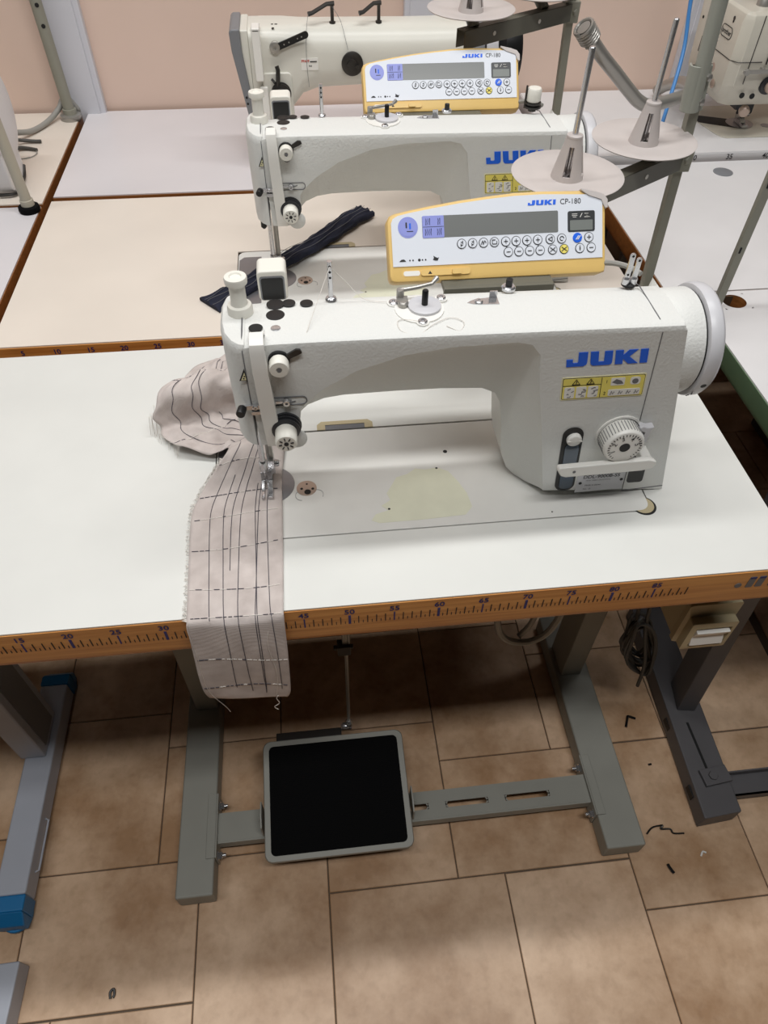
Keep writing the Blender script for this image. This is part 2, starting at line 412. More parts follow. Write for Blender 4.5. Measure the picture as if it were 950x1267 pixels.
def crossbar(t, fy=0.0):
    x0, x1 = LX[0] + .0355, LX[1] - .0385
    m = MB(); z0, z1 = F + .043, F + .046; y0, y1 = fy - .001, fy + .047
    sl = [(-.02, .065), (.085, .134), (.166, .249), (.281, .369)]; yc = fy + .0215; hw = .0055
    # top plate with long slots: strips around the slots
    m.box(x0, x1, y0, yc - hw, z0, z1); m.box(x0, x1, yc + hw, y1, z0, z1)
    xs = [x0] + [q for s in sl for q in s] + [x1]
    for i in range(0, len(xs), 2): m.box(xs[i], xs[i + 1], yc - hw, yc + hw, z0, z1)
    for (a, b) in sl:
        for (xe, s) in ((a, 1), (b, -1)):
            P = [(xe - s * .0002, yc - hw), (xe - s * .0002, yc + hw)] + [(xe + s * (hw - hw * math.sin(g)), yc + hw * math.cos(g)) for g in [math.radians(q) for q in (0, 30, 60, 90)]]
            Q = [(xe - s * .0002, yc + hw), (xe - s * .0002, yc - hw)] + [(xe + s * (hw - hw * math.sin(g)), yc - hw * math.cos(g)) for g in [math.radians(q) for q in (0, 30, 60, 90)]]
            del P[1]; del Q[1]; m.prism(P, 'z', z0, z1); m.prism(Q, 'z', z0, z1)
    m.box(x0, x1, y0 - .003, y0, F + .022, z1 - .0008); m.box(x0, x1, y1, y1 + .003, F + .022, z1 - .0008)
    m.build('crossbar', FRAMEGREY, t, ang=30)
BH = (-.1532, .3782, .1002, .2838)
t1, e1 = table('white sewing table nearest the viewer with a ruler printed along its wooden front edge', -.5, .522, 0.0, .487, WHITE_LAM, WOOD, hole=BH, legs=[(LX[0], .066), (LX[1], .074)], legmat=FRAMEGREY, rul=(-.5, 4, 89))
crossbar(t1)
# worn dark lettering blocks at the right end of the ruler
m = MB(); wy = -.0006
m.lathe((.452, wy + .0008, -.0265), (0, -1, 0), [(.0042, 0), (.0042, .0009)], 18)
for i, (x, wd) in enumerate(((.466, .0082), (.4775, .0082), (.4935, .0082), (.505, .0082), (.5165, .0075))):
    m.mi = 0; m.prism(rrect(wd, .0200, .0012, 3, x, -.0215), 'y', wy, wy + .0006)
    m.mi = 1; m.box(x - wd / 2 + .0003, x + wd / 2 - .0003, wy - .0002, wy, -.0150, -.0116)
m.build('worn_lettering', [GREYINK, NAVYINK], e1)
OFF2 = Vector((.016, .478, 0))
BH2 = (BH[0] + OFF2.x, BH[1] + OFF2.x, BH[2] + OFF2.y, BH[3] + OFF2.y)
t2, e2 = table('cream sewing table in the second row carrying the navy fabric strip', -.5, .522, .511, .985, CREAM_LAM, WOOD, hole=BH2, legs=[(LX[0], .066), (LX[1], .074)], legmat=FRAMEGREY, rul=(-.505, 0, 95), frame_y=.604, foot_len=.465)
crossbar(t2, .604)
t3, e3 = table('grey-white sewing table standing against the wall behind the cream table', -.5, .516, 1.001, 1.436, GREY_LAM, WOOD_DK, legs=[(LX[0], .066), (LX[1], .074)], legmat=FRAMEGREY, frame_y=1.094, foot_len=.43)
crossbar(t3, 1.094)
# neighbours on the left
table('grey-white table at the left edge holding the rubber-footed front pole', -1.4, -.514, .50, .966, GREY_LAM, WOOD_DK, legs=[(-1.2, .06), (-.70, .06)], legmat=BLUEGREY, frame_y=.594, foot_len=.455)
table('cream table in the back left corner with loose grey cables on it', -1.4, -.514, .976, 1.436, CREAM_LAM, WOOD_DK, legs=[(-1.2, .06), (-.70, .06)], legmat=BLUEGREY, frame_y=1.07, foot_len=.45)
# neighbours on the right
tg, eg = table('pale table with a green side edge right of the nearest sewing machine', .612, 1.4, .02, .5608, PALE_LAM, GREENEDGE, hole=(.652, .700, .508, .552), th=.043, legs=(), legmat=DARKFRAME)
def cable_hole(t, x0, x1, y0, y1):
    cx, cy = (x0 + x1) / 2, (y0 + y1) / 2; n = 32; r = .0195
    sq = []; ci = []
    for i in range(n):
        a = 2 * math.pi * (i + .5) / n; c, s_ = math.cos(a), math.sin(a); k = 1 / max(abs(c), abs(s_))
        sq.append((cx + c * k * (x1 - x0) / 2, cy + s_ * k * (y1 - y0) / 2)); ci.append((cx + r * c, cy + r * s_))
    m = MB(); m.loft([[(p[0], p[1], 0) for p in sq], [(p[0], p[1], 0) for p in ci]], cap=False)
    m.mi = 1; m.loft([[(p[0], p[1], -.0001) for p in ci], [(p[0], p[1], -.043) for p in ci]], cap=False)
    m.build('cable_hole', [PALE_LAM, WOOD_DK], t)
cable_hole(tg, .652, .700, .508, .552)
table('pale table with a brown side edge and a grey hole cap on top', .573, 1.45, .562, 1.052, PALE_LAM, WOOD_DK, th=.042, legs=[(.78, .06), (1.3, .06)], legmat=DARKFRAME, frame_y=.656, foot_len=.48, grom=[(.862, .998, MIDGREY)])
tb, eb = table('raised white table in the back right corner under the ivory machine', .530, 1.6, 1.062, 1.436, PALE_LAM, PALE_LAM, th=.045, z=.014, legs=[(.75, .06), (1.4, .06)], legmat=DARKFRAME, frame_y=1.155, foot_len=.37)
for i, (x, s) in enumerate(((.822, '30'), (.903, '35'), (.985, '40'), (1.063, '45'))):
    m = MB(); m.text(s, (x, 1.0614, .004), .015, bold=.01); m.build('ruler_number', INK, eb)

# ================================================================== SEWING MACHINES
LOGO_POLYS = [
    (0.00, [(0, 0), (1.25, 0), (1.50, .12), (1.57, .3), (1.66, 1), (.99, 1), (.90, .32), (.84, .26), (.55, .26), (.50, .30), (.52, .52), (.05, .52)]),
    (1.80, [(0, .2), (.06, .06), (.2, 0), (1.38, 0), (1.55, .06), (1.62, .22), (1.70, 1), (1.10, 1), (1.02, .26), (.60, .26), (.66, 1), (.06, 1)]),
    (3.62, [(0, 0), (.56, 0), (.60, .38), (.98, 0), (1.72, 0), (1.08, .52), (1.76, 1), (1.08, 1), (.64, .64), (.67, 1), (.08, 1)]),
    (5.48, [(0, 0), (.56, 0), (.66, 1), (.08, 1)])]
def logo_into(m, o, hgt, xd=(1, 0, 0), yd=(0, 0, 1), nd=(0, -1, 0), sx=1.0, th=.0004):
    o = Vector(o); xd = Vector(xd); yd = Vector(yd); nd = Vector(nd)
    for (dx, P) in LOGO_POLYS:
        a = [o + xd * ((dx + p[0]) * hgt * sx) + yd * (p[1] * hgt) for p in P]
        b = [q + nd * th for q in a]; n = len(P)
        m.add(a + b, [tuple(range(n)), tuple(range(2 * n - 1, n - 1, -1))] + [(i, (i + 1) % n, n + (i + 1) % n, n + i) for i in range(n)])
YF = .1330          # front face of the machine arm
def screw(m, p, d, r=.004, h=.002):
    m.lathe(p, d, [(r, 0), (r, h * .6), (r * .8, h), (r * .35, h), (r * .3, h * .5)], 16)

def control_panel(mach):
    o = Vector((.0705, .260, .2285)); xd = Vector((1, 0, 0)); vd = Vector((0, .62, .785)).normalized(); nd = Vector((0, -vd.z, vd.y))
    M = Matrix(((xd.x, vd.x, nd.x, o.x), (xd.y, vd.y, nd.y, o.y), (xd.z, vd.z, nd.z, o.z), (0, 0, 0, 1)))
    W = .2425
    def new(): q = MB(); q.T = M; return q
    outline = [(.006, 0), (W - .006, 0), (W - .001, .0015), (W, .006), (W, .076), (W - .003, .081), (W - .012, .084), (W - .028, .0875), (.17, .0885), (.14, .088), (.11, .0855), (.08, .0825), (.05, .0785), (.025, .0745), (.009, .0715), (.003, .069), (0, .064), (0, .006), (.0015, .0015)]
    m = new(); n = len(outline)
    cx, cy = W / 2, .042
    def ins(P, k): return [(p[0] + (k if p[0] < cx else -k), p[1] + (k if p[1] < cy else -k)) for p in P]
    secs = [[(p[0], p[1], z) for p in ins(outline, k)] for (k, z) in ((.006, -.030), (.002, -.028), (0, -.020), (0, -.004), (.0012, -.0008), (.003, 0))]
    m.loft(secs)
    panel = m.build('control_panel', PANEL_YEL, mach, ang=40)
    fo = [(.0045, .0165), (W - .0045, .0165), (W - .0045, .075), (W - .008, .079), (W - .018, .0825), (.17, .0845), (.14, .084), (.11, .0818), (.08, .0788), (.05, .0748), (.025, .0710), (.012, .0685), (.0065, .0655), (.0045, .061)]
    m = new(); m.prism(fo, 'z', -.0002, .0009); m.build('face_plate', PANEL_FACE, panel)
    z1 = .0011
    m = new(); m.prism(rrect(.150, .0225, .0015, 3, .113, .0560), 'z', .0009, z1); m.build('display', LCD, panel)
    m = new(); m.prism(rrect(.0235, .0225, .0012, 3, .050, .0560), 'z', z1, z1 + .0003)
    m.mi = 1
    for (a, b, k) in ((.0440, .0612, 2), (.0562, .0612, 1), (.0440, .0508, 3), (.0562, .0508, 2)):
        w_ = .0034; x = a - w_ * k / 2 * .55
        pts = []
        for j in range(k + 1):
            pts += [(x + j * w_ * .62, b - .0034), (x + j * w_ * .62, b + .0034)] if j % 2 == 0 or True else []
        m2 = [(p[0], p[1], z1 + .0004) for p in pts]; m.tube(m2, .00042, 4)
    m.box(.0385, .0615, .0558, .0562, z1 + .0003, z1 + .0005)
    m.build('stitch_display', [LILAC, INK], panel)
    m = new(); m.prism(circ(.0108, 32, .0225, .0563), 'z', .0009, .0012); m.mi = 1; m.prism(circ(.0092, 32, .0225, .0563), 'z', .0012, .0014)
    m.mi = 2; m.prism(rrect(.0016, .006, .0006, 3, .0208, .0585), 'z', .0014, .0016); m.mi = 3; m.prism(rrect(.002, .006, .0006, 3, .0248, .0575), 'z', .0014, .0016); m.mi = 2; m.prism(rrect(.007, .0008, .0003, 2, .0245, .0522), 'z', .0014, .0016)
    m.build('start_emblem', [LILAC, LILAC, INK, BLUE_LOGO], panel)
    m = new(); m.prism(rrect(.0305, .0215, .002, 3, .2140, .0552), 'z', .0009, .0013); m.mi = 1; m.prism(rrect(.0255, .0105, .0008, 3, .2140, .0512), 'z', .0013, .0015)
    m.mi = 2; m.box(.2035, .2095, .0610, .0615, .0013, .0016); m.box(.2035, .2095, .0626, .0631, .0013, .0016); m.box(.2045, .2085, .0594, .0599, .0013, .0016)
    m.tube([(.2125, .0592, .0015), (.2150, .0635, .0015)], .0004, 4); m.tube([(.2175, .0630, .0015), (.2220, .0630, .0015), (.2190, .0612, .0015), (.2240, .0594, .0015), (.2175, .0594, .0015)], .0004, 4)
    m.build('counter_display', [DISPBLK, DISPGREY, WHITE_PL], panel)
    m = new(); m.T = None
    lo = M @ Vector((.1545, .0735, .0009)); logo_into(m, lo, .0052, xd, vd, nd, sx=.98, th=.0003); m.build('maker_logo', BLUE_LOGO, panel)
    m = new(); m.text('CP-180', (.2020, .0760, .0012), .0078, (1, 0, 0), (0, 1, 0)); m.build('model_lettering', INK, panel)
    # buttons
    def button(u, v, kind):
        m = new(); r = .0052
        fill = {'blue': BLUE_LOGO, 'yellow': YELLOW}.get(kind, PANEL_FACE); ink = WHITE_PL if kind == 'blue' else INK
        m.lathe((u, v, .0009), (0, 0, 1), [(r, 0), (r, .0005), (r * .98, .0006)], 24); m.mi = 1
        m.lathe((u, v, .0015), (0, 0, 1), [(r * .86, 0), (r * .86, .0003)], 24); m.mi = 2; zz = .0021
        def bar(x0, y0, x1, y1, t=.00045): m.tube([(u + x0, v + y0, zz), (u + x1, v + y1, zz)], t, 4)
        if kind in ('plus', 'minus'): bar(-.0022, 0, .0022, 0)
        if kind == 'plus': bar(0, -.0022, 0, .0022)
        if kind == 'blue': bar(-.002, -.002, .001, .002, .0006); bar(.0, -.002, .003, .002, .0006)
        if kind in ('cut', 'yellow'): bar(-.003, -.0022, .003, .0022); bar(-.003, .0022, .003, -.0022)
        if kind == 'info': bar(0, -.002, 0, .0012, .0007); bar(0, .0022, 0, .0026, .0007)
        if kind == 'zig': bar(-.003, -.002, -.001, .002); bar(-.001, .002, -.0005, -.002); bar(-.0005, -.002, .0012, .002); bar(.0012, .002, .0028, -.0005)
        if kind == 'seam': bar(-.001, -.003, -.001, 0); bar(.001, -.0005, .001, .003); bar(-.001, .0015, .001, .0015); bar(-.001, -.0015, .001, -.0015)
        if kind == 'box': bar(-.0025, -.002, .0025, -.002); bar(-.0025, -.002, -.0025, .0025); bar(.0025, -.002, .0025, .001); bar(-.0025, .0022, .001, .0022)
        if kind == 'tri': bar(-.0025, 0, .002, .0025); bar(-.0025, 0, .002, -.0025); bar(.002, -.0025, .002, .0025)
        if kind == 'ring': m.tube([(u + .0022 * math.cos(a), v + .0022 * math.sin(a), zz) for a in [k * math.pi / 6 for k in range(11)]], .00045, 4)
        m.build('button', [INK if kind not in ('blue',) else BLUE_LOGO, fill, ink], panel)
    U = lambda x: (x - 60) * .000287
    V1, V2 = .0372, .0262
    for x, k in ((340, 'seam'), (382, 'seam'), (424, 'zig'), (466, 'box'), (510, 'plus'), (550, 'plus'), (592, 'plus'), (634, 'plus'), (683, 'tri'), (728, 'ring'), (790, 'blue'), (835, 'plus')): button(U(x), V1 + (x - 340) * 2e-6, k)
    for x, k in ((519, 'minus'), (560, 'minus'), (602, 'minus'), (643, 'minus'), (692, 'cut'), (737, 'yellow'), (799, 'info'), (844, 'minus')): button(U(x), V2 + (x - 340) * 2e-6, k)
    m = new()
    for x, x2 in ((510, 519), (550, 560), (592, 602), (634, 643), (835, 844)): m.tube([(U(x), V1 - .005, .0012), (U(x2), V2 + .005, .0012)], .0003, 4)
    m.build('button_links', INK, panel)
    for x in (140, 152, 176, 188, 200):
        m = new(); m.lathe((U(x) , .0225, .0009), (0, 0, 1), [(.0009 if x != 176 else .0016, 0), (.0008, .0004)], 10); m.build('speed_dot', INK, panel)
    m = new()
    m.prism([(U(100), .0215), (U(125), .0215), (U(122), .0228), (U(117), .0238), (U(108), .0236), (U(103), .0224)], 'z', .0009, .0013); m.build('tortoise_symbol', INK, panel); m = new()
    m.prism([(U(228), .0222), (U(236), .0214), (U(246), .0212), (U(248), .0226), (U(252), .0246), (U(246), .0238), (U(238), .0248), (U(230), .0262), (U(232), .0242)], 'z', .0009, .0013)
    m.build('hare_symbol', INK, panel)
    m = new(); m.prism(rrect(.0755, .0068, .003, 4, .0513, .0090), 'z', -.0002, .0003); m.mi = 1
    m.prism(rrect(.018, .0052, .0022, 4, .0245, .0090), 'z', .0003, .0006); m.build('slider_slot', [PANEL_YEL, WHITE_PL], panel)
    m = new(); m.prism(rrect(.0545, .0066, .0028, 4, .0615, .0090), 'z', .0003, .0022); m.prism(rrect(.010, .0058, .0015, 4, .0735, .0090), 'z', .0022, .005); m.mi = 1
    m.prism([(.0420, .0076), (.0465, .0076), (.0443, .0108)], 'z', .0022, .0025); m.build('slider', [PANEL_YEL, INK], panel, bev=.0004)
    # translucent grey corner guard and rear bracket
    m = new(); P = [(W + .0012, .068), (W + .0012, .0765), (W - .003, .082), (W - .012, .0852), (W - .0285, .0888), (W - .0285, .0868), (W - .02, .0812), (W - .013, .0790), (W - .006, .0765), (W - .002, .068)]
    m.prism(P, 'z', -.022, .0022); m.build('corner_guard', SPOOLPL, panel, bev=.0005)
    m = MB(); m.box(.128, .250, .244, .249, .195, .2275); m.box(.128, .250, .249, .292, .2215, .2275); m.lathe((.145, .2438, .219), (0, -1, 0), [(.003, 0), (.003, .0006)], 12)
    m.build('panel_bracket', STANDDARK, mach, bev=.001)
    m = MB(); m.tube(catmull([(.313, .268, .236), (.322, .258, .240), (.332, .243, .243), (.338, .230, .2432)], 8), .003, 8); m.build('panel_cable', CABLE, mach)

def sewing_machine(label):
    t = thing('sewing_machine', label, 'sewing machine', (.11, .19, 0), 'white lockstitch machines with yellow control panels')
    # ---- bed
    m = MB(); m.prism(rrect(.5286, .1790, .013, 6, .1124, .1912), 'z', -.034, .0006); bed = m.build('bed', BED, t, bev=.0008)
    P = [(.036, .118), (.045, .113), (.10, .1135), (.150, .116), (.160, .128), (.158, .150), (.150, .172), (.141, .190), (.128, .198), (.112, .196), (.10, .199), (.088, .190), (.074, .186), (.066, .172), (.059, .160), (.062, .148), (.050, .140), (.058, .132), (.042, .127)]
    m = MB(); m.prism(P, 'z', .0006, .00085); m.build('worn_patch', PATCHM, bed)
    m = MB(); m.lathe((-.085, .188, .0006), (0, 0, 1), [(.0315, 0), (.0315, .0008), (.031, .001)], 40); m.build('slide_plate', GREYPLATE, bed)
    m = MB(); m.prism([(-.150, .116), (-.112, .116), (-.112, .262), (-.142, .262), (-.150, .252)], 'z', .0006, .0009); m.mi = 1; m.lathe((-.135, .195, .0009), (0, 0, 1), [(.0025, 0), (.0025, .0002)], 12); m.build('bed_slide', [GREYPLATE, DARK], bed)
    m = MB(); c = (-.039, .178); m.lathe((*c, .0006), (0, 0, 1), [(.0125, 0), (.0125, .0008), (.0118, .001)], 32); m.mi = 1
    for (dx, dy, r) in ((.001, -.007, .0042), (-.0062, -.001, .0018), (.0075, -.002, .0018), (.0005, .0065, .0013)): m.lathe((c[0] + dx, c[1] + dy, .0016), (0, 0, 1), [(r, 0), (r, .0002)], 14)
    m.build('screw_plate', [SOCKET, DARK], bed)
    m = MB(); pts = [(p[0], p[1], .0008) for p in rrect(.034, .016, .0075, 6, -.036, .1665)]; m.tube(pts[4:] , .0003, 4); m.build('plate_groove', GREYINK, bed)
    m = MB()
    for (x, y, r) in ((.143, .226, .0028), (.127, .197, .0016), (.059, .134, .0016), (.255, .1098, .001)):
        m = MB(); m.lathe((x, y, .0006), (0, 0, 1), [(r, 0), (r, .0003)], 12); m.build('oil_hole', DARK, bed)
    # rear hinge and finger notch in the table top cutout
    m = MB(); x0, x1, y0, y1 = -.021, .054, .2825, .2985
    m.prism([(x0, y0), (x0, y1 - .006), (x0 + .006, y1), (x1 - .006, y1), (x1, y1 - .006), (x1, y0), (x1 - .011, y0), (x1 - .011, y1 - .007), (x0 + .011, y1 - .007), (x0 + .011, y0)], 'z', .0002, .0014)
    m.mi = 1; m.box(x0 + .011, x1 - .011, y0, y1 - .007, .0002, .0007); m.build('hinge_plate', [SWBEIGE, GREYINK], t)
    m = MB(); m.lathe((.3700, .1085, .0), (0, 0, 1), [(.0150, 0), (.0150, .0002)], 32); m.mi = 1; m.lathe((.3695, .1095, .0002), (0, 0, 1), [(.0130, 0), (.0130, .0002)], 32); m.build('finger_notch', [DARK, SWBEIGE], t)
    # ---- body casting: front outline, set back outline of the arch
    U_ = [(-.036, .166), (-.030, .174), (-.011, .191), (.022, .211), (.070, .227), (.117, .233), (.181, .2345), (.197, .2305), (.2075, .217), (.214, .175), (.224, .130), (.237, .065), (.2425, .036), (.2470, .015), (.250, .0012)]
    L_ = [(-.036, .128), (-.028, .136), (-.010, .1435), (.012, .1465), (.070, .1475), (.117, .147), (.165, .144), (.181, .136), (.1885, .122), (.194, .095), (.198, .060), (.203, .035), (.211, .015), (.222, .0012)]
    outer = [(.4015, .0012), (.378, .120), (.3535, .2375)]
    top = [(.350, .244), (.24, .2455), (.10, .2475), (-.02, .2485), (-.055, .2485)]
    def sec(y, k, tz=0, lx=-.084):
        arch = [((1 - k) * a[0] + k * b[0], (1 - k) * a[1] + k * b[1]) for a, b in zip(U_, L_)]
        pts = [(lx + .004, .121), (-.040, .121)] + arch + outer + [(x, z + tz) for x, z in top] + [(lx, .246 + tz), (lx, .20)]
        return [(x, y, z) for x, z in pts]
    m = MB(); m.loft([sec(YF, 0, -.006), sec(YF + .0015, .02, -.0018), sec(YF + .005, .08), sec(YF + .026, .62), sec(YF + .044, 1, .0005), sec(.190, 1, -.0003), sec(.204, 1, -.003), sec(.216, 1, -.0075), sec(.2255, 1, -.015), sec(.231, 1, -.028)])
    body = m.build('body', CAST, t, ang=28)
    m = MB(); m.tube([(.3278, YF - .0001, .2375), (.349, YF - .0001, .004)], .0006, 4); m.tube([(.3278, YF + .0008, .2392), (.327, .145, .2446), (.327, .205, .2448), (.3272, .219, .2405)], .0006, 4); m.tube([(.349, YF - .0001, .004), (.400, YF - .0001, .008)], .0006, 4); m.build('cover_seam', GREYINK, body)
    # face cover (rounded left end)
    P = [(-.0845, YF), (-.0895, YF + .001), (-.0965, YF + .008), (-.1035, YF + .022), (-.1065, YF + .042), (-.1065, .205), (-.103, .220), (-.096, .228), (-.0845, .231)]
    m = MB(); m.loft([[(x * .97 - .002, y, .122) for x, y in P], [(x, y, .20) for x, y in P], [(x, y, .238) for x, y in P], [(x * .992, (y - .18) * .985 + .18, .2445) for x, y in P], [(x * .97, (y - .18) * .95 + .18, .2478) for x, y in P]])
    m.build('face_cover', CAST, t, ang=50)
    m = MB(); m.tube([(-.0835, YF - .0002, .122), (-.0842, YF - .0002, .2405), (-.0842, YF + .004, .2465), (-.0842, .16, .2490), (-.0842, .2, .2490)], .0007, 4); m.build('cover_joint', GREYINK, body)
    # thread take-up guard
    m = MB(); secs = []
    for (z, x, w_, yo) in ((.1215, -.0655, .016, .0035), (.140, -.066, .016, .007), (.165, -.067, .0158, .010), (.195, -.068, .0152, .0125), (.225, -.069, .0145, .0135), (.245, -.0695, .014, .0125), (.2545, -.0695, .0136, .009), (.2575, -.0695, .0134, .002), (.2575, -.0695, .0134, -.008), (.2490, -.0695, .0134, -.014)):
        yb = YF + .002 if z < .2385 or yo > 3 else YF + .001
        y = YF - yo
        if z > .2535: nrm = (0, 0, 1); th = (0, 0, -.006)
        else: th = (0, .006 + max(0, yo - .004) * .2, 0)
        secs.append([(x - w_ / 2, y, z), (x + w_ / 2, y, z), (x + w_ / 2 + th[0], y + th[1], z + th[2]), (x - w_ / 2, y + th[1], z + th[2])])
    m.loft(secs); m.build('take_up_guard', WHITE_PL, t, bev=.0022, bseg=3)
    m = MB(); m.prism(circ(.0068, 20, -.071, .160), 'z', .2486, .2491); m.build('take_up_slot', DARK, body)
    # post with cap
    m = MB(); m.lathe((-.086, .190, .2470), (0, 0, 1), [(.0125, 0), (.0125, .007), (.0115, .0095), (.0085, .0105), (.0078, .014), (.0078, .030), (.0085, .0315), (.0108, .033), (.0112, .0375), (.0105, .0395), (.006, .0400), (.0050, .0385)], 28); m.build('pressure_post', IVORY, t)
    m = MB()
    for (x, y, r) in ((-.052, .199, .0088), (-.0385, .2, .0066), (-.021, .198, .0065), (-.052, .180, .0092), (-.052, .158, .0048)): m.lathe((x, y, .2484), (0, 0, 1), [(r, 0), (r, .0006), (r * .8, .0009)], 24); m.build('rubber_plug', BLACK if r > .005 else STEEL, body); m = MB()
    # thread post
    m = MB(); m.cyl((.004, .206, .247), (.004, .206, .2885), .0026, seg=16); m.lathe((.004, .206, .247), (0, 0, 1), [(.006, 0), (.005, .002), (.0028, .003)], 16); m.mi = 1
    for z in (.284, .278, .272): m.lathe((.004, .2037, z), (0, -1, 0), [(.0013, 0), (.0013, .0004)], 8)
    m.build('thread_post', [STEEL, DARK], t)
    # bobbin winder
    m = MB(); P = circ(.0245, 28, .090, .178); m.prism(P, 'z', .2465, .2492)
    for (x, y) in ((.0655, .190), (.090, .1545), (.1145, .194)): m.lathe((x, y, .2465), (0, 0, 1), [(.0062, 0), (.0062, .0028)], 20)
    win = m.build('bobbin_winder', WHITE_PL, t)
    m = MB(); m.lathe((.0955, .180, .2492), (0, 0, 1), [(.0165, 0), (.0165, .0025), (.0158, .003)], 32); m.build('winder_disc', HANDGREY, win)
    m = MB(); m.lathe((.0955, .180, .252), (0, 0, 1), [(.0032, 0), (.0032, .015), (.0026, .016)], 16); m.build('winder_spindle', BLACK, win)
    m = MB(); m.tube([(.073, .197, .2585), (.090, .199, .2595), (.106, .203, .2605), (.112, .210, .2625)], [.0022, .0022, .002, .003], 8); m.cyl((.073, .196, .249), (.073, .196, .2605), .0038); m.lathe((.0745, .184, .2492), (0, 0, 1), [(.0055, 0), (.0055, .004), (.004, .0055)], 18); m.box(.069, .080, .184, .196, .2510, .2530); m.build('winder_lever', DULL, win, bev=.0004)
    for (x, y) in ((.0655, .190), (.090, .1545), (.1145, .194)):
        m = MB(); screw(m, (x, y, .2493), (0, 0, 1), .0048, .0022); m.build('screw', STEEL, win)
    m = MB(); m.prism([(.140, .186), (.146, .183), (.152, .182), (.172, .181), (.172, .193), (.164, .193), (.150, .192), (.144, .189)], 'z', .2462, .2476); m.prism([(.164, .193), (.172, .193), (.172, .1945), (.164, .1945)], 'z', .2462, .2545); screw(m, (.152, .1865, .2476), (0, 0, 1), .0042); m.build('thread_clip', STEEL, t)
    m = MB(); screw(m, (.1885, .212, .2445), (0, 0, 1), .0075, .004); m.mi = 1; m.cyl((.1885, .212, .2475), (.1885, .212, .2555), .0035); m.build('panel_screw', [STEEL, BLACK], t)
    m = MB(); m.lathe((.3165, .209, .2440), (0, 0, 1), [(.0075, 0), (.0070, .002), (.004, .003)], 20); m.mi = 1
    for (x, dx, dz) in ((.3125, -.001, .034), (.3205, .003, .029)): m.prism(rrect(.0052, dz, .0022, 4, x, .246 + dz / 2), 'y', .2075, .2095); m.cyl((x, .2085, .246), (x + dx * 0, .2085, .252), .004)
    m.build('thread_eyelets', [BLACK, STEEL], t)
    m = MB()
    for (x, z) in ((.3125, .277), (.3125, .2565), (.3205, .272)): m.lathe((x, .2074, z), (0, -1, 0), [(.0012, 0), (.0012, .0003)], 10)
    m.build('eyelet_holes', DARK, t)
    # lamp box behind the head
    m = MB(); P = rrect(.030, .034, .005, 5, -.0545, .2475); m.prism(P, 'y', .234, .262); lb = m.build('lamp_box', IVORY, t, bev=.002)
    m = MB(); m.prism(rrect(.0255, .027, .003, 4, -.0545, .2455), 'y', .2335, .2341); m.mi = 1; m.prism(rrect(.0225, .024, .002, 4, -.0545, .2450), 'y', .2330, .2336); m.build('lamp_window', [MIDGREY, BLACK], lb)
    # ---- front fittings
    m = MB(); y = YF; m.lathe((-.0510, y, .2305), (0, -1, 0), [(.0105, 0), (.0105, .003), (.009, .004)], 24); m.mi = 1
    m.prism([(-.052, .232), (-.034, .243), (-.0300, .2425), (-.0285, .239), (-.034, .236), (-.046, .231)], 'y', y - .0035, y - .001); m.tube([(-.051 + .004 * math.cos(a), y - .003, .2195 + .004 * math.sin(a)) for a in [k * math.pi / 6 for k in range(6, 13)]], .001, 6)
    m.mi = 2; m.lathe((-.0510, y - .004, .2305), (0, -1, 0), [(.0088, 0), (.0095, .002), (.0095, .011), (.0085, .0125), (.003, .0128), (.0025, .0115)], 24)
    m.mi = 3; m.lathe((-.0510, y - .0166, .2305), (0, -1, 0), [(.0022, 0), (.0022, .0004)], 12); m.build('upper_tension_knob', [BLACK, DARKST, IVORY, GREYINK], t)
    m = MB(); z = .1480; x = -.0520
    m.lathe((x, y, z), (0, -1, 0), [(.0165, 0), (.0165, .0025), (.013, .003), (.013, .004), (.0158, .0045), (.0158, .0058), (.012, .0065), (.012, .0072), (.0145, .008), (.0145, .0095), (.009, .011)], 28)
    m.mi = 1; m.lathe((x, y - .010, z), (0, -1, 0), [(.0098, 0), (.0112, .002), (.0112, .018), (.010, .0195), (.0098, .0198)], 28)
    m.mi = 2; m.lathe((x, y - .0299, z), (0, -1, 0), [(.0024, 0), (.0024, .0005)], 12)
    for k in range(8):
        a = k * math.pi / 4 + .2; m.tube([(x + .0045 * math.cos(a), y - .0300, z + .0045 * math.sin(a)), (x + .0078 * math.cos(a), y - .0300, z + .0078 * math.sin(a))], .0007, 4)
    m.build('thread_tension_dial', [CHARCOAL, IVORY, INK], t)
    m = MB(); m.lathe((-.0435, y - .0002, .1285), (0, -1, 0), [(.0125, 0), (.0125, .002), (.0115, .0028)], 24); m.build('tension_bracket', CAST, t)
    m = MB(); pts = [(p[0], y - .0004, p[1]) for p in rrect(.044, .010, .0045, 5, -.0500, .1795)]; m.tube(pts + pts[:1], .0006, 5); m.mi = 1; m.prism(rrect(.030, .0028, .001, 3, -.0580, .1805), 'y', y - .0035, y - .001); screw(m, (-.0485, y - .0012, .1795), (0, -1, 0), .0042, .004); screw(m, (-.0690, y - .0012, .1745), (0, -1, 0), .0030, .004)
    m.tube([(-.0475, y - .004, .1795), (-.0390, y - .006, .1830)], .001, 5); m.build('thread_guide', [GREYINK, STEEL], t)
    m = MB(); m.tube([(-.0705, y - .002, .156), (-.0705, y - .005, .150), (-.0700, y - .004, .142), (-.0675, y - .004, .134), (-.0660, y - .001, .130)], .0009, 6); m.tube([(-.0685, y - .003, .156), (-.0680, y - .003, .142), (-.0650, y - .003, .132)], .0006, 6); m.build('thread_hook', STEEL, t)
